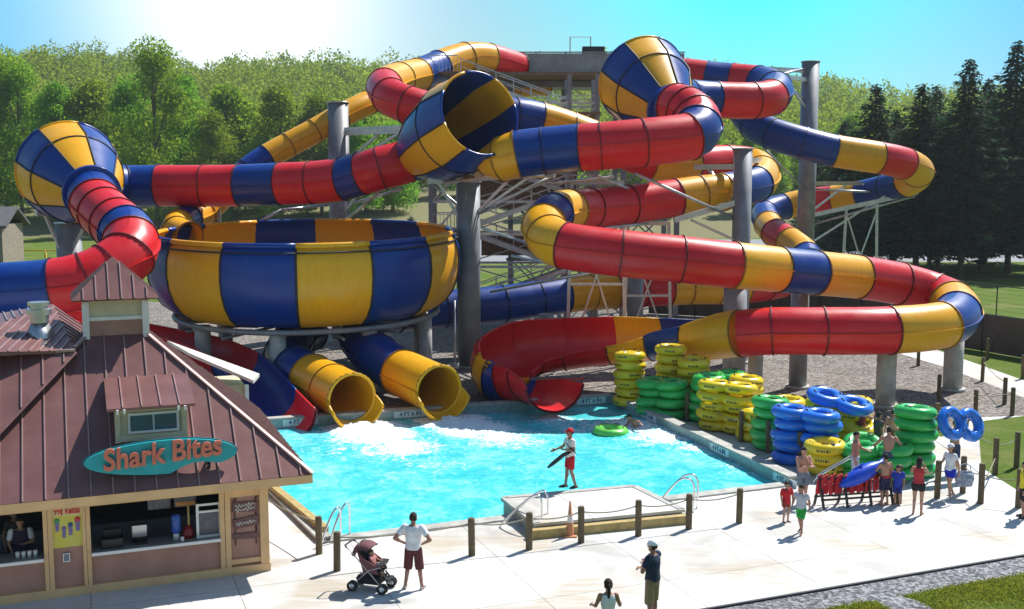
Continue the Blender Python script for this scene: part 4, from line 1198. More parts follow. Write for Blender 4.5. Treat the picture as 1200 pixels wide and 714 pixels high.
# ------------------------------------------------------------ timber posts and ropes
posts = {}
def post(px, py, lab, h=.98):
    p = G(px, py); k = round(h, 2)
    if k not in posts:
        b = MB(); b.lathe([(0, -.05), (.088, -.05), (.088, h - .05), (.075, h), (0, h + .005)], n=14, smooth=False)
        posts[k] = b.mesh('timber_post'); posts[k].materials.append(M['post'])
    o = link(posts[k], 'timber_post', None, p, random.uniform(0, 6)); o.rotation_euler.x = random.uniform(-.015, .015)
    tag(o, lab, 'post', 'timber posts of the rope barriers'); return p + Vector((0, 0, h))
def rope(pts, lab, z=.14, sag=.10):
    b = MB()
    for a, c in zip(pts, pts[1:]):
        if (c - a).length > 7: continue
        seg = []
        for k in range(9):
            t = k / 8; q = a.lerp(c, t); seg.append((q.x, q.y, q.z - z - sag * 4 * t * (1 - t)))
        b.tube(seg, .018, 6)
    tag(b.build('rope', M['rope']), lab, 'rope')
front = [(374, 649), (395, 669), (553, 651), (620, 644), (681, 636), (748, 628), (807, 620), (866, 613)]
wh = ['beside the left pool rail at the corner of the pool', 'nearest the stroller on its left', 'right of the man with the stroller', 'at the left corner of the raised platform', 'beside the traffic cone', 'in front of the middle of the platform', 'at the right corner of the platform', 'right of the platform and its handrail']
tops = [post(px, py, 'timber post ' + w_) for (px, py), w_ in zip(front, wh)]
rope(tops[1:], 'slack rope along the front posts of the pool'); rope(tops[:1] + [G(300, 610) + Vector((0, 0, .95))], 'rope running left from the corner post towards the snack bar')
side = [(748, 473), (774, 485), (805, 494), (837, 506), (868, 518), (900, 531), (937, 546), (975, 561)]
tops = [post(px, py, 'timber post ' + ORD[i] + ' from the far end of the right pool wall', 1.15) for i, (px, py) in enumerate(side)]
rope(tops, 'rope along the posts in front of the stacked tubes', .35)
tops = [post(px, py, l_, 1.15) for px, py, l_ in ((1053, 590, 'timber post right of the life jacket rack'), (1098, 584, 'timber post left of the woman in the white shirt'), (1128, 578, 'timber post behind the striped bag'), )]
tops2 = [post(px, py, l_, 1.2) for px, py, l_ in ((1149, 590, 'timber post nearest the camera in the right queue lane'), (1166, 556, 'timber post behind the nearest queue lane post'), (1191, 548, 'timber post at the right picture edge beside the lawn'))]
rope(tops + [tops2[0]], 'rope across the front of the queue lane', .3)
rope(tops2[:2], 'lower rope between the two nearest queue posts', .6); rope([tops2[0], post(1193, 595, 'timber post beside the person in yellow', 1.15)], 'rope leading to the person in yellow', .3)
lane = [(1098, 508), (1143, 490), (1151, 447), (1157, 422), (1177, 474), (1186, 487), (1198, 444), (1076, 429), (1100, 470)]
ln = ['at the far end of the green tube tower', 'at the bend of the queue path left of the lawn', 'on the far side of the upper path', 'farthest up the upper path beside the mesh fence', 'between the gravel and the right path', 'at the corner of the lawn by the path', 'at the right picture edge by the upper path', 'under the blue bend of the long tube', 'in front of the right pale pier']
lt = [post(px, py, 'timber post ' + l_, 1.15) for (px, py), l_ in zip(lane, ln)]
rope([lt[0], lt[1], lt[5]], 'rope along the near edge of the right path', .2); rope([lt[2], lt[4]], 'rope between the posts of the upper path', .2); rope([tops2[1], tops2[2]], 'rope along the edge of the lawn', .2)
rope([lt[0], tops2[1]], 'rope down the right side of the queue', .25)

# handrails
def rail(name_pts, lab):
    e = empty('pool_handrail', name_pts[0]); tag(e, lab, 'handrail')
    P3 = name_pts; sm = [catmull(P3, t / 6, i) for i in range(len(P3) - 1) for t in range(6)] + [P3[-1]]
    for off in (Vector((0, 0, 0)), Vector((.18, .42, 0))):
        MB().tube([p - P3[0] + off for p in sm], .028, 8).build('rail', M['chrome'], e)
def rl(a, h1, mid, c, lab):
    A, C = G(*a), G(*c)
    pts = [A - Vector((0, 0, .3)), A + Vector((0, 0, .1)), at(mid[0], mid[1], (A.y + C.y) / 2), Vector((C.x, C.y, .0)) + Vector((0, 0, .86)), C]
    rail(pts, lab)
rl((770, 597), .5, (796, 563), (812, 601), 'steel pool handrail at the right side of the raised platform')
rl((588, 618), .5, (622, 583), (634, 622), 'steel pool handrail at the left side of the raised platform')
rl((377, 641), .5, (389, 603), (399, 634), 'steel pool handrail at the left front corner of the pool')
rl((955, 566), .5, (986, 543), (999, 571), 'steel handrail beside the shirtless man near the blue tubes')

# traffic cone
p = G(668, 628); e = empty('traffic_cone', p); tag(e, 'tall faded orange traffic cone between two posts in front of the platform', 'traffic cone')
M['cone'] = mat('faded_orange_rubber', (.60, .26, .12), .6)
MB().lathe([(.12, .04), (.11, .1), (.02, .95), (0, .96)], n=20).build('cone', M['cone'], e)
MB().box((0, 0, .02), (.36, .36, .04)).build('base', M['cone'], e)
MB().lathe([(.082, .38), (.064, .55)], n=20).build('reflective_band', M['white'], e)

# stroller
def stroller(loc, rz):
    e = empty('stroller', loc, rz); tag(e, 'dark maroon and black stroller with raised canopy beside the man in the white shirt', 'stroller')
    M['maroon'] = mat('maroon_canopy_cloth', (.15, .055, .06), .85, bump=.2); M['blackcloth'] = mat('black_cloth', (.018, .018, .022), .9, bump=.2)
    M['rubber'] = mat('wheel_rubber', (.03, .03, .03), .8)
    b = MB()
    for s in (-.24, .24):
        b.tube([(-.55, s, 1.02), (-.42, s, .92), (.30, s, .18)], .014, 6); b.tube([(-.40, s, .14), (.02, s, .52), (.30, s, .62)], .014, 6)
        b.tube([(-.40, s, .14), (.36, s, .14)], .014, 6)
    b.tube([(-.40, -.24, .14), (-.40, .24, .14)], .012, 6); b.tube([(.34, -.24, .14), (.34, .24, .14)], .012, 6)
    b.build('frame', M['galv'], e)
    MB().tube([(-.55, -.24, 1.02), (-.60, -.2, 1.05), (-.60, .2, 1.05), (-.55, .24, 1.02)], .022, 8).build('handlebar', M['black'], e)
    for (x, s) in ((-.40, -1), (-.40, 1), (.36, -1), (.36, 1)):
        for o_ in (-.045, .045):
            w_ = empty('wheel', (x, s * .26 + o_, .12)); w_.parent = e
            RX = Matrix.Rotation(PI / 2, 3, 'X')
            MB().lathe([(.085, -.02), (.115, -.022), (.122, 0), (.115, .022), (.085, .02)], n=20, M=RX).build('tyre', M['rubber'], w_)
            MB().lathe([(0, -.012), (.03, -.02), (.085, -.008), (.085, .008), (.03, .02), (0, .012)], n=16, M=RX).build('rim', M['alum'], w_)
    b = MB(); b.prism([(-.30, -.22, .98), (-.12, -.22, .46), (.26, -.22, .44), (.28, -.22, .50), (-.04, -.22, .54), (-.22, -.22, 1.0)], (0, .44, 0)); b.build('seat', M['blackcloth'], e)
    b = MB()
    for s in (-1, 1): b.prism([(-.28, s * .23, .95), (-.12, s * .23, .46), (.26, s * .23, .44), (.2, s * .23, .62), (-.1, s * .23, .8)], (0, s * .02, 0))
    b.build('side_panel', M['maroon'], e)
    b = MB(); n = 9
    for dr in (0, -.02):
        vs, fs = [], []
        for i in range(n + 1):
            a = R(175 - 125 * i / n)
            for k in range(11):
                q = -PI / 2 + PI * k / 10; rr = (.34 + dr) * (1 + .02 * math.sin(i * PI))
                vs.append((-.14 + rr * math.cos(a) * (.55 + .45 * math.cos(q)), .25 * math.sin(q), .80 + rr * math.sin(a) * (.62 + .38 * math.cos(q))))
        for i in range(n):
            for k in range(10): fs.append((i * 11 + k, (i + 1) * 11 + k, (i + 1) * 11 + k + 1, i * 11 + k + 1))
        b.add(vs, fs, 0, True)
    b.build('canopy', M['maroon'], e)
    b = MB()
    for aa in (50, 112, 172):
        a = R(aa); b.tube([(-.14 + .35 * math.cos(a) * (.55 + .45 * math.cos(q)), .26 * math.sin(q), .80 + .35 * math.sin(a) * (.62 + .38 * math.cos(q))) for q in [-PI / 2 + PI * k / 10 for k in range(11)]], .012, 5)
    b.build('canopy_hoop', M['black'], e)
    b = MB(); b.prism([(-.34, -.2, .30), (-.28, -.2, .17), (.24, -.2, .17), (.30, -.2, .34)], (0, .4, 0)); b.build('basket', M['blackcloth'], e)
    b = MB(); b.box((.24, 0, .66), (.16, .48, .03)); b.tube([(.30, -.22, .64), (.36, 0, .65), (.30, .22, .64)], .016, 6); b.build('tray', M['black'], e)
    b = MB(); b.box((.40, 0, .30), (.14, .34, .03)); b.beam((.28, .1, .44), (.40, .1, .30), .03, .03); b.beam((.28, -.1, .44), (.40, -.1, .30), .03, .03); b.build('footrest', M['black'], e)
    return e
stroller(G(437, 690), R(-18))
# ------------------------------------------------------------ people
def caps(b, p0, r0, p1, r1, n=12):
    p0, p1 = Vector(p0), Vector(p1); d = (p1 - p0).normalized() if (p1 - p0).length > 1e-6 else Vector((0, 0, 1))
    pts, rs = [], []
    for k in range(5):
        a = PI / 2 * (1 - k / 4); pts.append(p0 - d * r0 * math.sin(a)); rs.append(max(r0 * math.cos(a), r0 * .05))
    for k in range(5):
        a = PI / 2 * (k / 4); pts.append(p1 + d * r1 * math.sin(a)); rs.append(max(r1 * math.cos(a), r1 * .05))
    b.tube(pts, rs, n)
def ell(b, c, rx, ry, rz_, M_=None):
    prof = [(max(math.sin(PI * k / 10), .03), -math.cos(PI * k / 10)) for k in range(11)]
    c = Vector(c); o = len(b.v); b.lathe([(r, z * rz_) for r, z in prof], (0, 0, 0), 16, sx=rx, sy=ry)
    for i in range(o, len(b.v)):
        v = Vector(b.v[i]); v = (M_ @ v if M_ is not None else v) + c; b.v[i] = tuple(v)
def dist_seg(V_, a, c):
    a = np.array(a); c = np.array(c); d = c - a; L2 = max((d * d).sum(), 1e-9)
    t = np.clip(((V_ - a) @ d) / L2, 0, 1)
    return np.linalg.norm(V_ - (a + t[:, None] * d), axis=1), t
clothm = {}
def cloth(col, pattern=None):
    key = (col, pattern)
    if key not in clothm:
        clothm[key] = mat('cloth', col, .9, var=.18, vscale=5 if not pattern else 26, bump=.5, bscale=14, col2=pattern)
    return clothm[key]
skins = {}
def skin(col):
    if col not in skins: skins[col] = mat('skin', col, .55, var=.08, vscale=8)
    return skins[col]
M['eye'] = mat('eye_dark', (.03, .02, .015), .3); M['lip'] = mat('lip', (.35, .10, .08), .5)
DEF = dict(eL=(.26, .02, 1.16), hL=(.27, -.06, .90), eR=(-.26, .02, 1.16), hR=(-.27, -.06, .90),
           kL=(.10, -.02, .50), fL=(.11, .03, .07), kR=(-.10, -.02, .50), fR=(-.11, .03, .07), bend=0, turn=0, nod=0)
def person(loc, rz, h, lab, clothes, pose=None, skinc=(.46, .25, .17), hair=(.03, .02, .015), fem=False, hairstyle='short', cap=None, vox=.0105, shoes=None, scale_head=1.0, group=None):
    q = dict(DEF); q.update(pose or {})
    sw, hp = (.165, .10) if fem else (.19, .095)
    Bd = Matrix.Rotation(R(q['bend']), 3, 'X')
    pv = Vector((0, 0, .95))
    def up(v):
        v = Vector(v); return pv + Bd @ (v - pv)
    neck, head = up((0, 0, 1.47)), up((0, -.015, 1.615))
    sL, sR = up((sw, 0, 1.405)), up((-sw, 0, 1.405))
    hpL, hpR = Vector((hp, 0, .90)), Vector((-hp, 0, .90))
    b = MB()
    secs = ([(.84, .135, .10), (.90, .165, .115), (.96, .165, .115), (1.04, .135, .095), (1.12, .125, .092), (1.22, .145, .105), (1.30, .155, .115), (1.37, .155, .10), (1.43, .12, .075), (1.47, .055, .055)] if fem else
            [(.84, .14, .10), (.90, .16, .112), (.98, .158, .112), (1.06, .15, .105), (1.14, .152, .105), (1.24, .172, .115), (1.33, .182, .118), (1.39, .172, .10), (1.44, .12, .08), (1.48, .058, .058)])
    vs = []
    for (z, hw, hd) in secs:
        for k in range(20):
            a = 2 * PI * k / 20; x, y = hw * math.copysign(abs(math.cos(a)) ** .85, math.cos(a)), hd * math.sin(a)
            vs.append(up((x, y, z)))
    fs = [(i * 20 + k, i * 20 + (k + 1) % 20, (i + 1) * 20 + (k + 1) % 20, (i + 1) * 20 + k) for i in range(len(secs) - 1) for k in range(20)]
    b.add(vs, fs + [tuple(reversed(range(20))), tuple(range((len(secs) - 1) * 20, len(secs) * 20))], 0, True)
    Hd = Bd @ Matrix.Rotation(R(q['turn']), 3, 'Z') @ Matrix.Rotation(R(q['nod']), 3, 'X')
    def hd_(v): return head + Hd @ (Vector(v) * scale_head)
    caps(b, up((0, .005, 1.42)), .058, head + Hd @ Vector((0, .01, -.06)), .052)
    ell(b, hd_((0, .005, .02)), .076 * scale_head, .096 * scale_head, .105 * scale_head, Hd)
    ell(b, hd_((0, -.025, -.06)), .055 * scale_head, .065 * scale_head, .058 * scale_head, Hd)
    caps(b, hd_((0, -.088, .012)), .010, hd_((0, -.108, -.022)), .015, 8)
    for s in (-1, 1): ell(b, hd_((s * .078, .01, -.012)), .012, .022, .034, Hd)
    bones = [('torso', up((0, 0, .86)), neck, .13), ('head', neck + (head - neck) * .45, hd_((0, 0, .06)), .08)]
    for s, sh, e_, hn in (('L', sL, q['eL'], q['hL']), ('R', sR, q['eR'], q['hR'])):
        e_, hn = Vector(e_), Vector(hn)
        if q.get('abs') is None: e_, hn = up(e_), up(hn)
        k = .88 if fem else 1
        caps(b, sh, .062 * k, e_, .043 * k); caps(b, e_, .043 * k, hn, .027 * k)
        caps(b, sh.lerp(e_, .35), .055 * k, sh.lerp(e_, .55), .05 * k); caps(b, e_.lerp(hn, .2), .046 * k, e_.lerp(hn, .4), .040 * k)
        d = (hn - e_).normalized(); fw = Vector((0, -1, 0)); sd_ = d.cross(fw)
        if sd_.length < .2: sd_ = d.cross(Vector((0, 0, 1)))
        sd_.normalize(); pn = sd_.cross(d).normalized()     # pn: towards palm curl, sd_: thickness axis
        Mh = Matrix((pn, sd_, d)).transposed()
        ell(b, hn + d * .045, .040 * k, .018, .052, Mh)
        for i_, (o_, ln) in enumerate(((-.028, .062), (-.010, .074), (.010, .070), (.027, .054))):
            f0 = hn + d * .085 + pn * o_; f1 = f0 + d * ln * .55 + sd_ * (.006); f2 = f1 + d * ln * .42 + sd_ * .022
            caps(b, f0 - d * .02, .0095, f1, .0088, 7); caps(b, f1, .0088, f2, .0078, 7)
        t0 = hn + d * .02 + pn * .034 * (1); t1 = t0 + d * .035 + pn * .024; t2 = t1 + d * .028 + pn * .004 + sd_ * .01
        caps(b, t0, .0115, t1, .0105, 7); caps(b, t1, .0105, t2, .009, 7)
        bones += [('uarm' + s, sh, e_, .05), ('farm' + s, e_, hn, .036), ('hand' + s, hn, hn + d * .16, .02)]
    for s, hp_, kn, ft in (('L', hpL, q['kL'], q['fL']), ('R', hpR, q['kR'], q['fR'])):
        kn, ft = Vector(kn), Vector(ft)
        k = .95 if fem else 1
        caps(b, hp_, .088, kn, .054 * k); caps(b, kn, .053 * k, ft, .036 * k); caps(b, kn.lerp(ft, .2) + Vector((0, .015, 0)), .053 * k, kn.lerp(ft, .42) + Vector((0, .012, 0)), .046 * k)
        yaw = q.get('fy' + s, 0); dr = Matrix.Rotation(R(yaw + (8 if s == 'L' else -8)), 3, 'Z') @ Vector((0, -1, 0))
        toe = ft + dr * .15 + Vector((0, 0, -.035)) + Vector((0, 0, q.get('toe' + s, 0)))
        caps(b, ft + Vector((0, 0, -.035)) - dr * .03, .034, toe, .028); caps(b, ft, .036, toe - dr * .04, .032)
        for i_ in range(5):
            o_ = (i_ - 2) * .014; sdv = Vector((-dr.y, dr.x, 0))
            caps(b, toe + sdv * o_, .010, toe + sdv * o_ + dr * (.045 - abs(i_ - 1.5) * .004) - Vector((0, 0, .012)), .009, 6)
        bones += [('thigh' + s, hp_, kn, .07), ('shin' + s, kn, ft, .045), ('foot' + s, ft - dr * .03, toe + dr * .04, .03)]
    me = b.mesh('tmp'); bm = bmesh.new(); bm.from_mesh(me); bmesh.ops.recalc_face_normals(bm, faces=bm.faces); bm.to_mesh(me); bm.free()
    tmp = bpy.data.objects.new('tmp', me); COL.objects.link(tmp)
    md = tmp.modifiers.new('r', 'REMESH'); md.mode = 'VOXEL'; md.voxel_size = vox
    ms = tmp.modifiers.new('s', 'SMOOTH'); ms.iterations = 2; ms.factor = .4
    dg = bpy.context.evaluated_depsgraph_get(); ev = tmp.evaluated_get(dg)
    body = bpy.data.meshes.new_from_object(ev); bpy.data.objects.remove(tmp)
    N_ = len(body.vertices); V_ = np.empty(N_ * 3); body.vertices.foreach_get('co', V_); V_ = V_.reshape(-1, 3)
    NR = np.empty(N_ * 3); body.vertices.foreach_get('normal', NR) if False else None
    NR = np.array([v.normal[:] for v in body.vertices])
    Ds, Ts = [], []
    for (nm, a, c, rr) in bones:
        d_, t_ = dist_seg(V_, a, c); Ds.append(d_ - rr); Ts.append(t_)
    Ds = np.array(Ds); Ts = np.array(Ts); bi = Ds.argmin(0); names = [x[0] for x in bones]
    def mask(spec):
        m_ = np.zeros(N_, bool)
        for i_, nm in enumerate(names):
            for key, (t0, t1) in spec.items():
                if nm.startswith(key): m_ |= (bi == i_) & (Ts[i_] >= t0) & (Ts[i_] <= t1)
        return m_
    body.materials.clear(); body.materials.append(skin(skinc)); body.materials.append(M['eye']); body.materials.append(M['lip'])
    faces = [tuple(p.vertices) for p in body.polygons]
    fa = np.array([sum(body.vertices[i].co for i in [f[0]][0:1]) if False else V_[f[0]] for f in faces])
    mi = np.zeros(len(faces), int)
    for s in (-1, 1):
        e3 = np.array(hd_((s * .030, -.088, .018))); mi[np.linalg.norm(fa - e3, axis=1) < .0135] = 1
    e3 = np.array(hd_((0, -.092, -.055))); mi[(np.abs((fa - e3) @ np.array(Hd @ Vector((1, 0, 0)))) < .022) & (np.abs((fa - e3) @ np.array(Hd @ Vector((0, 0, 1)))) < .008) & (np.linalg.norm(fa - e3, axis=1) < .035)] = 2
    body.polygons.foreach_set('material_index', mi.tolist()); body.polygons.foreach_set('use_smooth', [True] * len(faces))
    sc = h / 1.735
    root = link(body, 'person', None, loc, rz); root.scale = (sc, sc, sc)
    body.name = 'person'
    tag(root, lab, 'person', group)
    def garment(name, m_, off, material, taper=True, extra=None):
        keep = [f for f in faces if all(m_[i] for i in f)]
        if not keep: return None
        use = sorted({i for f in keep for i in f}); mp = {i: k for k, i in enumerate(use)}
        ec = {}
        for f in keep:
            for i in range(len(f)):
                e_ = tuple(sorted((f[i], f[(i + 1) % len(f)]))); ec[e_] = ec.get(e_, 0) + 1
        bd = {i for e_, c in ec.items() if c == 1 for i in e_}
        vs = []
        for i in use:
            o_ = off(V_[i], i) if callable(off) else off
            vs.append(V_[i] + NR[i] * (o_ * (.75 if i in bd else 1)))
        # inner return so that hems have thickness
        g = MB(); g.add(vs, [tuple(mp[i] for i in f) for f in keep], 0, True)
        hem = [(mp[a], mp[c]) for (a, c), k in ec.items() if k == 1]
        o2 = len(g.v); idx = {}
        for i in bd: idx[mp[i]] = len(g.v); g.v.append(tuple(V_[i] - NR[i] * .004))
        for a, c in hem: g.f.append((a, c, idx[c], idx[a])); g.m.append(0); g.sm.append(False)
        return g.build(name, material, root)
    for (nm, spec, off, material) in clothes:
        garment(nm, mask(spec), off, material)
    if shoes is not None:
        garment('shoes', mask({'foot': (0, 1)}), .010, cloth(shoes))
    # hair / cap
    hl = (V_ - np.array(head)) @ np.array(Hd)          # head-local coordinates
    onhead = (bi == names.index('head')) & (hl[:, 2] > -.075)
    if hairstyle:
        hm = onhead & ((hl[:, 2] > .048) | ((hl[:, 1] > .0) & (hl[:, 2] > -.07 + (.0 if hairstyle != 'short' else .01))) | ((hl[:, 1] > -.035) & (hl[:, 2] > .02))) & ~((np.abs(hl[:, 0]) > .078) & (hl[:, 2] < .02))
        garment('hair', hm, .012 if hairstyle == 'short' else .020, cloth(hair))
        if hairstyle == 'ponytail':
            g = MB(); g.tube([hd_((0, .09, .04)), hd_((0, .13, .03)), hd_((0, .135, -.06)), hd_((0, .11, -.16)), hd_((.01, .10, -.27)), hd_((.01, .10, -.33))], [.03, .032, .036, .034, .024, .006], 10)
            g.build('ponytail', cloth(hair), root)
        if hairstyle == 'long':
            g = MB(); g.tube([hd_((0, .05, .03)), hd_((0, .07, -.06)), hd_((0, .07, -.16)), hd_((0, .065, -.24))], [.07, .08, .07, .03], 12)
            g.build('hair_length', cloth(hair), root)
    if cap is not None:
        cm = onhead & (hl[:, 2] > .035)
        g = garment('cap', cm, .026, cloth(cap))
        g2_ = MB(); brim = [hd_((.07 * math.sin(a), -.075 - .085 * math.cos(a), .040 - .012 * math.cos(a))) for a in [-PI / 2 + PI * k / 10 for k in range(11)]]
        g2_.prism(brim, Hd @ Vector((0, 0, .008))); g2_.build('cap_brim', cloth(cap), root)
    return root
def shorts(col, length=.85, pat=None, loose=.022): return ('shorts', {'torso': (0, .20), 'thigh': (0, length)}, lambda v, i: .012 + loose * max(0, min(1, (.98 - v[2]) / .45)), cloth(col, pat))
def tee(col, sleeve=.6, pat=None): return ('shirt', {'torso': (.10, .96), 'uarm': (0, sleeve)}, lambda v, i: .020 + .012 * max(0, min(1, (1.25 - v[2]) / .3)), cloth(col, pat))
def tank(col, pat=None): return ('top', {'torso': (.12, .93)}, .012, cloth(col, pat))
HIPS = dict(eL=(.40, .10, 1.17), hL=(.20, -.02, 1.03), eR=(-.40, .10, 1.17), hR=(-.20, -.02, 1.03))
CROSS = dict(eL=(.25, -.10, 1.14), hL=(-.03, -.24, 1.20), eR=(-.25, -.10, 1.16), hR=(.05, -.22, 1.16))

person(G(668, 572, .35), R(-72), 1.80, 'lifeguard in red cap, white shirt and red shorts standing on the platform', [shorts((.52, .012, .02), .8), tee((.75, .75, .73), .6)],
       dict(eL=(.24, .02, 1.15), hL=(.14, -.22, 1.18), eR=(-.24, -.12, 1.18), hR=(-.24, -.36, 1.10), kL=(.09, .0, .50), fL=(.10, .14, .07), kR=(-.09, -.06, .51), fR=(-.10, -.10, .07)),
       cap=(.50, .01, .02), skinc=(.34, .17, .11), shoes=(.04, .03, .03))
p0 = G(668, 572, .35)
e = empty('rescue_tube', (p0.x - .25, p0.y - .05, .35)); tag(e, 'dark rescue tube held by the lifeguard, pointing down to the left', 'rescue tube')
MB().tube([(.35, -.1, 1.18), (.05, -.1, 1.05), (-.25, -.1, .80), (-.42, -.1, .66)], [.03, .06, .06, .035], 10).build('float', M['black'], e)
MB().tube([(.40, -.22, 1.12), (.22, -.26, 1.30), (.12, -.16, 1.42)], .018, 6).build('strap', M['black'], e)
person(G(485, 690), R(172), 1.82, 'man in white shirt and maroon plaid shorts with hands on hips beside the stroller', [shorts((.16, .035, .03), 1.0, (.06, .02, .03), .035), tee((.74, .74, .78), .65)],
       dict(HIPS, kL=(.13, -.02, .5), fL=(.19, .03, .07), kR=(-.13, -.02, .5), fR=(-.19, .03, .07)), skinc=(.34, .17, .115), shoes=(.45, .42, .40), vox=.009)
person(G(764, 731), R(-125), 1.84, 'man in navy shirt, khaki shorts and white cap with folded arms', [shorts((.30, .22, .12), 1.0, None, .03), tee((.020, .035, .075), .65)], CROSS, cap=(.72, .74, .76), skinc=(.36, .19, .13), vox=.009, shoes=(.3, .3, .3))
person(G(712, 774), R(184), 1.66, 'woman in white tank top with a dark ponytail at the bottom edge', [shorts((.05, .06, .10), .7), tank((.76, .77, .80))],
       dict(eL=(.25, -.04, 1.17), hL=(.30, -.28, 1.10), eR=(-.25, -.04, 1.17), hR=(-.30, -.28, 1.10)), fem=True, hairstyle='ponytail', hair=(.035, .018, .012), skinc=(.36, .19, .13), vox=.009)
person(G(940, 591), R(15), 1.72, 'shirtless man in grey swim trunks with hands at his chin by the pool corner', [shorts((.13, .16, .22), .8, (.22, .25, .30))],
       dict(eL=(.20, -.16, 1.17), hL=(.03, -.20, 1.40), eR=(-.22, -.12, 1.14), hR=(.08, -.24, 1.20)), skinc=(.52, .27, .19))
person(G(921, 612), R(20), 1.14, 'small child in a red shirt standing left of the child in grey', [('shirt', {'torso': (0, .96), 'uarm': (0, .9)}, .03, cloth((.50, .015, .02))), shorts((.25, .04, .04), .6)], dict(eL=(.28, -.02, 1.16)), scale_head=1.3, hair=(.05, .03, .02), skinc=(.42, .22, .15), vox=.012)
person(G(938, 626), R(-40), 1.35, 'child in a grey shirt and bright green shorts walking on the deck', [shorts((.02, .34, .05), .85), tee((.42, .44, .50), .6)],
       dict(kL=(.09, -.14, .52), fL=(.09, -.10, .10), kR=(-.09, .06, .52), fR=(-.09, .22, .14), toeR=-.05, eL=(.26, .08, 1.17), hL=(.27, .06, .94), eR=(-.26, -.06, 1.17), hR=(-.26, -.18, .98)), scale_head=1.2, hair=(.03, .02, .01), skinc=(.34, .17, .11), vox=.012)
person(G(1001, 571), R(60), 1.76, 'man with sunburnt torso and pale patterned trunks waiting between the tube stacks', [shorts((.35, .42, .55), .95, (.60, .64, .70))], dict(eL=(.26, -.10, 1.18), hL=(.20, -.30, 1.15)), skinc=(.48, .20, .15))
person(G(1040, 566), R(165), 1.78, 'shirtless person seen from behind reaching for a green tube', [shorts((.05, .08, .16), .9)], dict(eL=(.34, -.10, 1.20), hL=(.48, -.24, 1.05), eR=(-.34, -.10, 1.22), hR=(-.40, -.24, 1.05), bend=8), skinc=(.48, .26, .18))
person(G(1036, 592), R(200), 1.52, 'shirtless boy with red waistband and navy trunks beside the life jacket rack', [shorts((.015, .02, .06), .95), ('waistband', {'torso': (.12, .26)}, .018, cloth((.42, .02, .03)))], dict(eL=(.26, -.14, 1.17), hL=(.18, -.28, 1.18)), skinc=(.42, .22, .14), scale_head=1.1, hair=(.02, .015, .01), vox=.012)
person(G(1051, 592), R(-30), 1.18, 'small child in a blue shirt beside the rack post', [('shirt', {'torso': (0, .96), 'uarm': (0, .8)}, .03, cloth((.02, .05, .42))), shorts((.02, .03, .22), .9)], None, scale_head=1.25, skinc=(.40, .22, .15), vox=.012)
person(G(1075, 603), R(150), 1.66, 'woman in red top and black shorts with hands raised to her face', [('shorts', {'torso': (0, .18), 'thigh': (0, .42)}, .018, cloth((.012, .012, .015))), tank((.50, .05, .05), (.40, .03, .04))],
       dict(eL=(.24, -.16, 1.24), hL=(.09, -.18, 1.50), eR=(-.24, -.16, 1.24), hR=(-.09, -.18, 1.50)), fem=True, hairstyle='long', hair=(.02, .012, .01), skinc=(.42, .22, .15))
person(G(1112, 585), R(-70), 1.68, 'woman in white shirt, bright blue shorts and white cap walking with a bag', [('shorts', {'torso': (0, .2), 'thigh': (0, .5)}, .022, cloth((.01, .03, .50))), tee((.72, .74, .78), .6)],
       dict(kL=(.09, -.10, .50), fL=(.09, -.04, .07), kR=(-.09, .05, .5), fR=(-.09, .24, .12), eL=(.26, .06, 1.17), hL=(.28, .10, .93), eR=(-.25, -.06, 1.17), hR=(-.24, -.22, 1.02)), fem=True, hairstyle='long', hair=(.06, .035, .02), cap=(.70, .70, .72), shoes=(.6, .6, .62))
person(G(1117, 556), R(10), 1.78, 'shirtless person holding a blue double tube overhead in the queue lane', [shorts((.03, .05, .12), .9)],
       dict(eL=(.36, -.05, 1.50), hL=(.38, -.10, 1.74), eR=(-.36, -.05, 1.50), hR=(-.36, -.10, 1.72)), skinc=(.46, .28, .16))
person(G(1199, 607), R(-100), 1.62, 'person in a bright yellow shirt and black shorts at the right edge', [shorts((.015, .015, .02), .9), tee((.75, .62, .03), .6)], None, skinc=(.38, .2, .13), shoes=(.05, .05, .05))
person(G(1008, 533), R(120), 1.74, 'dark haired person standing behind the yellow double tubes', [shorts((.10, .04, .04), .9), tank((.30, .07, .07))], dict(eR=(-.30, -.2, 1.3), hR=(-.22, -.34, 1.42)), skinc=(.34, .18, .12))
person(G(1028, 541), R(100), 1.70, 'person in dark clothes in the queue left of the green tube tower', [shorts((.06, .05, .05), .9), tee((.12, .09, .08), .6)], None, skinc=(.34, .19, .13))
person(G(1045, 534), R(170), 1.62, 'slim person in brown shorts in the queue behind the shirtless man', [shorts((.14, .09, .06), .9)], None, skinc=(.42, .25, .17))
pw = G(741, 503, WZ)
person((pw.x + .25, pw.y, WZ - .92), R(-70), 1.70, 'swimmer in the water with one arm stretched out beside the lime tube', [shorts((.04, .05, .1), .9)],
       dict(bend=38, eL=(.46, .05, 1.46), hL=(.72, .02, 1.42), eR=(-.26, -.22, 1.30), hR=(-.20, -.44, 1.36), abs=None), skinc=(.40, .2, .14))
p = KW((fx(22), .75, 0.02))
person(p, KR, 1.72, 'clerk in a dark vest over a white shirt inside the left serving window', [tee((.62, .64, .70), .75), ('vest', {'torso': (.1, .95)}, .045, cloth((.03, .02, .05))), shorts((.03, .03, .04), .95)], dict(eL=(.26, -.10, 1.16), hL=(.10, -.26, 1.18), eR=(-.26, -.05, 1.16), hR=(-.2, -.28, 1.08)), skinc=(.42, .24, .17))
p = KW((fx(12), 1.6, 0.02))
person(p, KR + .5, 1.68, 'second clerk standing in the dark behind the one in the vest', [tee((.10, .08, .08), .6), shorts((.03, .03, .04), .95)], None, fem=True, hairstyle='long', skinc=(.36, .2, .15))
sp = G(437, 690)
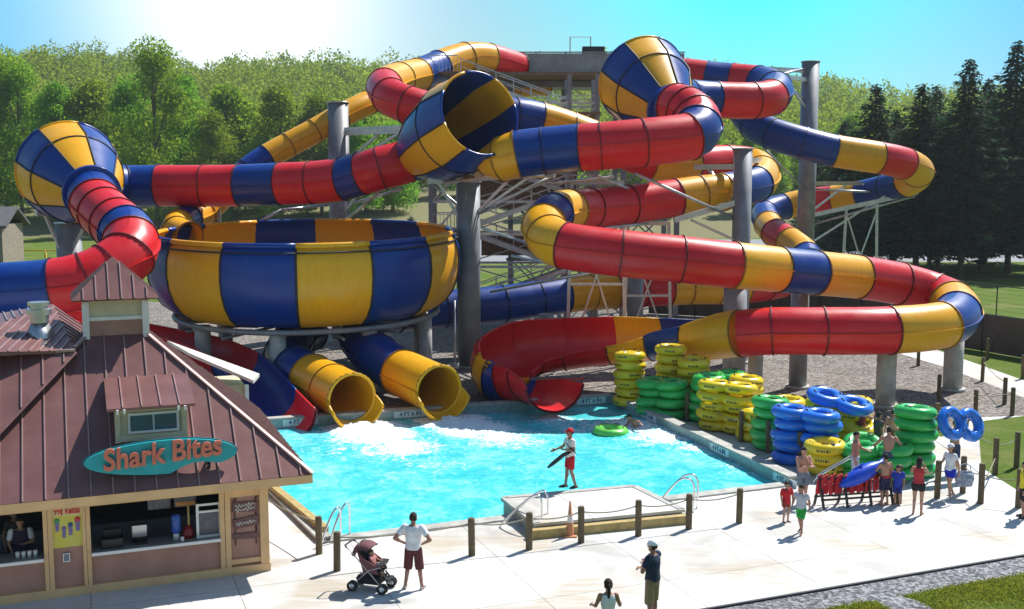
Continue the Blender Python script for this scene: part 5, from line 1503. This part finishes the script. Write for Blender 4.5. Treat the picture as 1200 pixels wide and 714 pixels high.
person(sp + Vector((.03, .0, .10)), R(72), .82, 'baby in a pink top sitting in the stroller', [('romper', {'torso': (0, .96), 'uarm': (0, .8), 'thigh': (0, .9)}, .03, cloth((.55, .22, .22)))],
       dict(kL=(.14, -.40, .92), fL=(.14, -.48, .58), kR=(-.14, -.40, .92), fR=(-.14, -.48, .58), bend=-12, eL=(.26, -.12, 1.2), hL=(.2, -.34, 1.15), eR=(-.26, -.12, 1.2), hR=(-.2, -.34, 1.15)), scale_head=1.45, hair=(.12, .07, .04), vox=.014)
tp_ = at(686, 66, 79)
person((tp_.x, 79.0, ZD + .4), 0, 1.75, 'person standing on the tower deck under the pipe arch', [shorts((.05, .05, .2), .9), tee((.5, .5, .52), .6)], None, vox=.016)

# striped beach bag carried by the walking woman
p = G(1129, 584); e = empty('beach_bag', (p.x, p.y, 0)); tag(e, 'striped grey and blue beach bag hanging beside the woman in blue shorts', 'bag')
M['bag'] = mat('striped_bag_cloth', (.50, .55, .62), .8, col2=(.10, .16, .30), vscale=9)
MB().lathe([(0, .38), (.22, .38), (.27, .62), (.24, .80), (.22, .80), (.2, .45)], n=18, sx=1.1, sy=.6).build('bag_body', M['bag'], e)
MB().tube([(-.2, 0, .78), (-.16, 0, 1.0), (0, 0, 1.06), (.16, 0, 1.0), (.2, 0, .78)], .014, 6).build('bag_strap', M['bag'], e)

# life jacket rack
a, c = G(958, 594), G(1042, 588); d = c - a; L_ = d.length; rz = math.atan2(d.y, d.x)
rack = empty('life_jacket_rack', a, rz); tag(rack, 'low dark rack holding a row of red life jackets on the pool deck', 'rack')
for x in (.05, L_ * .35, L_ * .68, L_ - .05):
    b = MB(); b.beam((x, -.28, 0), (x, 0, .84), .06, .06); b.beam((x, .28, 0), (x, 0, .84), .06, .06); b.build('leg', M['black'], rack)
b = MB(); b.beam((0, 0, .84), (L_, 0, .84), .06, .06); b.beam((0, -.2, .25), (L_, -.2, .25), .05, .05); b.beam((0, .2, .25), (L_, .2, .25), .05, .05); b.build('rail', M['black'], rack)
M['jred'] = mat('red_jacket_foam', (.50, .015, .025), .7, var=.2, vscale=6, bump=.3)
def jacket():
    e = empty('life_jacket')
    for s in (-1, 1):
        b = MB(); n = 8; vs = []
        prof = [(0, .36), (.03, .40), (.12, .38), (.17, .28), (.19, .12), (.19, -.02), (.15, -.10), (.03, -.10)]
        b.prism([(x * .55, s * .035, z - .28) for x, z in prof] , (0, s * .07, 0)); b.prism([(-x * .55, s * .035, z - .28) for x, z in reversed(prof)], (0, s * .07, 0)); b.build('foam_panel', M['jred'], e)
    b = MB(); b.tube([(0, -.12, -.1), (.11, -.06, -.1), (.11, .06, -.1), (0, .12, -.1)], .014, 5); b.build('webbing', M['white'], e)
    return e
j0 = None; nj = 10
for i in range(nj):
    j = jacket() if j0 is None else copy_tree(j0)
    if j0 is None: j0 = j
    t = (i + .5) / nj; q_ = a + d * t; j.location = (q_.x, q_.y, .80); j.rotation_euler = (random.uniform(-.1, .1), random.uniform(-.1, .1), rz + .75 + random.uniform(-.3, .3)); j.scale = (.95, .95, 1.15)
    tag(j, 'red life jacket, ' + ORD[i] + ' from the left on the rack', 'life jacket', 'life jackets on the rack')
# blue pointed float lying on the jackets
fa_, fb = at(984, 570, a.y), at(1031, 544, a.y + .5)
M['bfloat'] = mat('royal_blue_foam', (.01, .07, .60), .35, var=.1)
dd = fb - fa_; e = empty('pool_float', fa_); tag(e, 'royal blue pointed float lying on top of the red life jackets', 'pool float')
b = MB(); b.tube([dd * t for t in (0, .08, .25, .5, .75, .9, 1.0, 1.12)], [.03, .10, .20, .24, .22, .16, .10, .12], 14); b.build('float_body', M['bfloat'], e)
b = MB(); b.prism([dd * .45 + Vector((-.15, 0, .2)), dd * .45 + Vector((.12, 0, .2)), dd * .45 + Vector((.16, 0, .40))], (0, .05, 0)); b.build('fin', M['bfloat'], e)

# ------------------------------------------------------------ fences, far buildings
def fence_run(pts, h, lab, nm, mt, step=2.5, mesh=True):
    e = empty(nm, pts[0]); tag(e, lab, 'fence')
    for a, c in zip(pts, pts[1:]):
        d = c - a; n = max(1, int(d.length / step))
        if mesh:
            b = MB(); b.beam(a - pts[0] + Vector((0, 0, h / 2)), c - pts[0] + Vector((0, 0, h / 2)), .03, h - .05)
            # beam's local axes: keep the sheet upright
            b = MB(); mid = (a + c) / 2 - pts[0]; b.box((mid.x, mid.y, h / 2), (d.length, .03, h - .08), math.atan2(d.y, d.x)); b.build('fence_sheet', mt, e)
        b = MB()
        b.beam(a - pts[0] + Vector((0, 0, h)), c - pts[0] + Vector((0, 0, h)), .06, .06)
        if not mesh:
            for z in np.arange(.2, h, .3): b.beam(a - pts[0] + Vector((0, 0, z)), c - pts[0] + Vector((0, 0, z)), .012, .012)
        b.build('top_rail', M['black'], e)
        for i in range(n):
            q_ = a.lerp(c, i / n) - pts[0]; MB().cyl((q_.x, q_.y - .03, 0), (q_.x, q_.y - .03, h + .08), .045, n=8).build('fence_post', M['black'], e)
fence_run([G(1290, 436), G(1150, 412), G(1060, 397), G(960, 383), G(870, 374), G(760, 368)], 2.1, 'dark brown mesh privacy fence beyond the right loop of the long tube', 'privacy_fence', M['fence'])
fence_run([G(1300, 392), G(1167, 372), G(1120, 364), G(1040, 352)], 2.2, 'thin dark wire fence across the lawn behind the brown fence', 'wire_fence', None, 3.2, False)

def house(px, Y, w_, dpt, wall_h, roof_h, lab, wm, rm, name='barn'):
    p = at(px, 290, Y); p.z = 0; e = empty(name, p, R(8)); tag(e, lab, 'building')
    MB().box((0, 0, wall_h / 2), (w_, dpt, wall_h)).build('wall', wm, e)
    o_ = .6
    b = MB(); b.prism([(-w_ / 2 - o_, -dpt / 2 - o_, wall_h - .3), (-w_ / 2 - o_, 0, wall_h + roof_h), (-w_ / 2 - o_, 0, wall_h + roof_h + .25), (-w_ / 2 - o_, -dpt / 2 - o_, wall_h - .05)], (w_ + 2 * o_, 0, 0))
    b.prism([(-w_ / 2 - o_, dpt / 2 + o_, wall_h - .3), (-w_ / 2 - o_, dpt / 2 + o_, wall_h - .05), (-w_ / 2 - o_, 0, wall_h + roof_h + .25), (-w_ / 2 - o_, 0, wall_h + roof_h)], (w_ + 2 * o_, 0, 0)); b.build('roof', rm, e)
    MB().box((w_ * .2, -dpt / 2 - .03, 1.1), (1.0, .06, 2.1)).build('door', M['darkin'], e)
    MB().box((-w_ * .2, -dpt / 2 - .03, 1.7), (1.4, .06, 1.0)).build('window', M['glass'], e)
M['barnwall'] = mat('grey_brown_boards', (.26, .22, .17), .85, var=.2)
M['droof'] = mat('dark_shingle', (.10, .095, .10), .85, var=.2)
house(-30, 112, 7.5, 7, 5.0, 1.5, 'grey brown building with dark roof at the far left edge', M['barnwall'], M['droof'])
# yellow pipe barrier and rubble pile at the left
p = at(40, 297, 118); e = empty('pipe_barrier', (p.x, 118, 0)); tag(e, 'yellow pipe barrier on the grass at the far left', 'barrier')
M['ypipe'] = mat('yellow_paint', (.70, .52, .03), .5)
for x in (-2, 1.2, 4.4): MB().cyl((x, 0, 0), (x, 0, 2.0), .12).build('upright', M['ypipe'], e)
MB().beam((-2, 0, 1.95), (4.4, 0, 1.95), .14, .14).build('crossbar', M['ypipe'], e)
p = at(12, 302, 100); b = MB()
for k in range(60):
    a_ = random.uniform(0, 6.3); rr = random.uniform(0, 3.2); s = random.uniform(.3, .9)
    b.box((p.x + rr * math.cos(a_), 100 + rr * math.sin(a_) * .6, max(.2, 1.9 - rr * .5) * random.uniform(.5, 1)), (s * 1.6, s, s * .6), random.uniform(0, 3), rot=Matrix.Rotation(random.uniform(0, 3), 3, 'Z') @ Matrix.Rotation(random.uniform(-.4, .4), 3, 'X'))
tag(b.build('rock_pile', mat('brown_rubble', (.22, .15, .10), .9, var=.4, vscale=.8)), 'heap of brown rocks and timber at the far left edge', 'rock pile')

# ------------------------------------------------------------ trees
def leafmat(name, c0, c1, c2):
    m, n, l, b, t = newmat(name)
    a = noise(n, l, t.outputs['Object'], .35, 4); a2 = noise(n, l, t.outputs['Object'], .075, 2)
    g_ = n.new('ShaderNodeNewGeometry'); oi = n.new('ShaderNodeObjectInfo')
    r = n.new('ShaderNodeValToRGB'); r.color_ramp.elements[0].color = (*c0, 1); r.color_ramp.elements[1].color = (*c2, 1); e_ = r.color_ramp.elements.new(.5); e_.color = (*c1, 1)
    s = mth(n, l, 'ADD', mth(n, l, 'MULTIPLY', g_.outputs['Random Per Island'], .22), mth(n, l, 'ADD', mth(n, l, 'MULTIPLY', a, .5), mth(n, l, 'SUBTRACT', mth(n, l, 'MULTIPLY', a2, 1.1), .38))); l.new(s, r.inputs[0])
    hs = n.new('ShaderNodeHueSaturation'); l.new(r.outputs[0], hs.inputs['Color'])
    l.new(mth(n, l, 'ADD', .455, mth(n, l, 'MULTIPLY', oi.outputs['Random'], .05)), hs.inputs['Hue'])
    l.new(mth(n, l, 'ADD', 1.25, mth(n, l, 'MULTIPLY', oi.outputs['Random'], .7)), hs.inputs['Value'])
    l.new(hs.outputs[0], b.inputs['Base Color']); b.inputs['Roughness'].default_value = .7; b.inputs['Specular IOR Level'].default_value = .2
    tr = n.new('ShaderNodeBsdfTranslucent'); l.new(hs.outputs[0], tr.inputs['Color'])
    mx = n.new('ShaderNodeMixShader'); mx.inputs[0].default_value = .6
    l.new(b.outputs[0], mx.inputs[1]); l.new(tr.outputs[0], mx.inputs[2]); l.new(mx.outputs[0], n['Material Output'].inputs['Surface'])
    return m
M['leaf'] = leafmat('broadleaf', (.045, .12, .012), (.12, .25, .018), (.24, .37, .035))
M['needle'] = leafmat('spruce_needles', (.006, .022, .012), (.014, .038, .020), (.04, .075, .036))
M['bark'] = mat('bark', (.10, .075, .055), .95, var=.3, vscale=3)
def quads_mesh(name, C_, S_, U_, V2_, material):
    """C centres, U/V half axes: leaf cards as one mesh"""
    n = len(C_); vs = np.empty((n, 4, 3)); vs[:, 0] = C_ - U_ - V2_ * .4; vs[:, 1] = C_ + U_ * .3 - V2_; vs[:, 2] = C_ + U_ + V2_ * .4; vs[:, 3] = C_ - U_ * .3 + V2_
    me = bpy.data.meshes.new(name); me.vertices.add(n * 4); me.vertices.foreach_set('co', vs.ravel())
    me.loops.add(n * 4); me.loops.foreach_set('vertex_index', np.arange(n * 4)); me.polygons.add(n); me.polygons.foreach_set('loop_start', np.arange(n) * 4)
    me.update(calc_edges=True); me.materials.append(material); return me
def rand_axes(n, s0, s1, flat=0.0):
    u = rng.normal(size=(n, 3)); u /= np.linalg.norm(u, axis=1)[:, None]
    w_ = rng.normal(size=(n, 3)); w_[:, 2] += flat * 2; v_ = np.cross(u, w_); v_ /= np.linalg.norm(v_, axis=1)[:, None]
    s = rng.uniform(s0, s1, n)[:, None]; return u * s, v_ * s * .7
def crown_points(n, H, W, seed, base=.22, nc=26):
    r = np.random.default_rng(seed); cl = []
    for i in range(nc):
        z = base + (1 - base) * (i + .5) / nc; t = (z - base) / (1 - base)
        env = W * .5 * math.sin(PI * min(1, (t * .86 + .14)) ** .85) ** .75
        a = r.uniform(0, 6.28); rr = env * math.sqrt(r.uniform(0.05, 1)) * .8
        cl.append((rr * math.cos(a), rr * math.sin(a), z * H, r.uniform(.12, .24) * W))
    cl.append((0, 0, H * .93, W * .12))
    cl = np.array(cl); k = r.integers(0, len(cl), n); d = r.normal(size=(n, 3)); d /= np.linalg.norm(d, axis=1)[:, None]
    rad = cl[k, 3] * (r.uniform(.35, 1.12, n) ** .6); p = cl[k, :3] + d * rad[:, None] * np.array([1, 1, .8]); return p, cl
decid = []
for s in range(6):
    H, W = [(17, 11), (19, 10), (15, 12), (21, 11), (16, 9), (24, 12)][s]
    p, cl = crown_points(15000, H, W, 50 + s, base=.10, nc=34)
    U_, V_2 = rand_axes(len(p), .09, .24); me = quads_mesh('leaf_crown', p, None, U_, V_2, M['leaf'])
    b = MB(); b.tube([(0, 0, 0), (.1, 0, H * .3), (0, .1, H * .6), (0, 0, H * .9)], [.32, .24, .15, .04], 8)
    for c in cl[::2]: b.tube([(0, 0, max(H * .18, c[2] * .62)), (c[0] * .5, c[1] * .5, c[2] * .82), (c[0], c[1], c[2])], [.13, .08, .03], 5)
    tm_ = b.mesh('trunk'); tm_.materials.append(M['bark']); decid.append((me, tm_))
def spruce_mesh(seed, H, W, skirt=.06):
    r = np.random.default_rng(seed); P_, U_, V2 = [], [], []; b = MB()
    b.tube([(0, 0, 0), (0, 0, H * .5), (0, 0, H * .99)], [.26, .16, .02], 8)
    z = H * skirt
    while z < H * .985:
        t = (z / H); L = W * .5 * (1 - t) ** .72 * r.uniform(.55, 1.1) + .12; nb = 6 if t < .8 else 4; a0 = r.uniform(0, 6.28)
        for i in range(nb):
            a = a0 + 2 * PI * i / nb + r.uniform(-.3, .3); l = L * r.uniform(.7, 1.15); dx, dy = math.cos(a), math.sin(a)
            b.tube([(0, 0, z), (dx * l * .6, dy * l * .6, z - l * .14), (dx * l, dy * l, z - l * .08)], [.04, .025, .01], 4)
            m_ = max(3, int(l * 10))
            for q in range(m_):
                s = (q + r.uniform(0, 1)) / m_; dist = l * (.12 + .9 * s); hz_ = z - l * .14 * math.sin(s * 2.2) + r.uniform(-.08, .05)
                off = r.uniform(-1, 1) * (.18 + .28 * l * (1 - s) * .4 + .1)
                P_.append((dx * dist - dy * off, dy * dist + dx * off, hz_ - r.uniform(0, .28)))
                sz = r.uniform(.12, .27); ang = a + r.uniform(-.9, .9)
                U_.append((math.cos(ang) * sz, math.sin(ang) * sz, -sz * r.uniform(.1, .7))); V2.append((-math.sin(ang) * sz * .45, math.cos(ang) * sz * .45, r.uniform(-.12, .12)))
        z += max(.24, .032 * H * (1 - t) ** .7 * .6)
    me = quads_mesh('needle_crown', np.array(P_), None, np.array(U_), np.array(V2), M['needle'])
    tm_ = b.mesh('trunk'); tm_.materials.append(M['bark']); return me, tm_
spr = [spruce_mesh(3, 20, 13.5, .14), spruce_mesh(4, 17, 13.0, .14), spruce_mesh(5, 20, 13.0, .14), spruce_mesh(6, 4, 3.4, .05)]
def tree(kind, x, y, sc_, lab, cat='tree', grp=None, name='broadleaf_tree', z=None):
    me, tm_ = kind; e = empty(name, (x, y, (hgt(x, y) if y > 180 else 0) if z is None else z), random.uniform(0, 6.28)); e.scale = (sc_ * random.uniform(.92, 1.1), sc_ * random.uniform(.92, 1.1), sc_)
    link(me, 'crown', e); link(tm_, 'trunk', e); tag(e, lab, cat, grp); return e
# spruces at the right
SP = [(1182, 112, 2, 1.17), (1127, 108, 0, 1.06), (1074, 110, 1, 1.12), (1021, 116, 1, 1.15), (1227, 108, 0, 1.0), (1100, 122, 1, 1.0), (1155, 124, 0, .92), (1048, 126, 1, .98), (985, 124, 1, .95), (1205, 122, 1, 1.0), (955, 134, 1, .82), (1090, 113, 2, .95), (1150, 116, 2, 1.0), (1045, 118, 0, .85)]
for i, (px, Y, k, s) in enumerate(sorted(SP)):
    x = (px - 600) / 1300 * Y
    tree(spr[k], x, Y, s, 'dark spruce, ' + ORD[i] + ' from the left in the row at the right', grp='dark spruces at the right', name='spruce_tree')
tree(spr[3], (482 - 600) / 1300 * 140, 140, 1.25, 'small lone conifer on the meadow behind the giant bowl', name='spruce_tree')
tree(spr[3], (930 - 600) / 1300 * 112, 112, 1.3, 'small bushy conifer left of the spruce row behind the steel column', name='spruce_tree')
# front row of the wood
rows = []
for i in range(30):
    px = -30 + 1010 * i / 29 + random.uniform(-12, 12); Y = random.uniform(196, 232)
    rows.append((px, Y, random.randrange(5), random.uniform(.9, 1.18)))
rows += [(186, 186, 5, 1.26), (10, 205, 5, 1.18), (250, 190, 3, 1.0), (130, 194, 0, 1.1), (310, 195, 2, 1.05)]
rows += [(28, 201, 5, 1.12), (70, 198, 1, 1.35), (118, 203, 2, 1.7), (160, 200, 3, 1.25), (222, 199, 1, 1.42), (268, 204, 2, 1.62), (330, 199, 0, 1.45), (378, 202, 3, 1.12), (430, 205, 2, 1.5)]
rows.sort()
for i, (px, Y, k, s) in enumerate(rows):
    x = (px - 600) / 1300 * Y
    tree(decid[k], x, Y, s * (.9 if k != 5 else 1), 'green leafy tree, ' + (ORD[i] + ' from the left' if i < len(rows) / 2 else ORD[len(rows) - 1 - i] + ' from the right') + ' along the front of the wood', grp='leafy trees along the front of the wood')
# far-off wood covering the hills
Ps, Us, Vs = [], [], []
tot = 0
for j in range(2000):
    t = random.random(); Y = 238 + 330 * t; x = random.uniform(-.56, .56) * Y * 1.05
    H, W = random.uniform(10, 21), random.uniform(7, 15)
    n = int(430 - 160 * t); d = rng.normal(size=(n, 3)); d /= np.linalg.norm(d, axis=1)[:, None]; d[:, 2] = np.abs(d[:, 2]) * 1.0 - .25
    lump = 1 + .25 * np.sin(d[:, 0] * 5 + j) * np.sin(d[:, 1] * 6 + j * 1.7) + .15 * np.sin(d[:, 2] * 9 + j) + rng.uniform(-.22, .14, n)
    p = d * lump[:, None] * np.array([W / 2, W / 2, H * .52]) + np.array([x, Y, hgt(x, Y) + H * .48])
    U_, V_2 = rand_axes(n, .2 + .16 * t, .46 + .26 * t); Ps.append(p); Us.append(U_); Vs.append(V_2)
me = quads_mesh('far_wood', np.concatenate(Ps), None, np.concatenate(Us), np.concatenate(Vs), M['leaf'])
tag(link(me, 'far_wood'), 'dense green wood covering the hills', kind='stuff')
# grass blades near the camera, bottom right
n = 0; C_, U_, V2 = [], [], []
while n < 26000:
    px, py = random.uniform(860, 1270), random.uniform(655, 745); g = G(px, py).xy
    gj = g + Vector((random.uniform(-.12, .12), random.uniform(-.12, .12)))
    if any(inside(gj, pl_) for nm_, pl_ in polys if nm_ in ('deck', 'pebble', 'lawn')) or inside(g, deck_poly): continue
    if random.random() < .45 + .6 * math.sin(g.x * 1.3) * math.sin(g.y * 1.9 + 1): continue
    hgt_ = random.uniform(.015, .065); a_ = random.uniform(0, 6.28); C_.append((g.x, g.y, hgt_ * .5)); U_.append((math.cos(a_) * .012, math.sin(a_) * .012, 0)); V2.append((random.uniform(-.03, .03), random.uniform(-.03, .03), hgt_ * .6)); n += 1
M['blade'] = leafmat('grass_blades', (.08, .13, .014), (.14, .19, .022), (.32, .28, .10))
tag(link(quads_mesh('grass_tufts', np.array(C_), None, np.array(U_), np.array(V2), M['blade']), 'grass_tufts'), 'short grass tufts on the lawn at the bottom right', kind='stuff')

# ------------------------------------------------------------ summer haze
hz_m = bpy.data.materials.new('summer_haze'); hz_m.use_nodes = True
hn, hl_ = hz_m.node_tree.nodes, hz_m.node_tree.links; hn.clear()
ho = hn.new('ShaderNodeOutputMaterial'); hv_ = hn.new('ShaderNodeVolumePrincipled')
hv_.inputs['Color'].default_value = (.86, .95, 1, 1); hv_.inputs['Density'].default_value = .00018; hv_.inputs['Anisotropy'].default_value = .35
hl_.new(hv_.outputs[0], ho.inputs['Volume'])
tag(MB().box((0, 780, 34.5), (4200, 1660, 73)).build('haze', hz_m), 'thin blue summer haze over the far hills', kind='stuff')
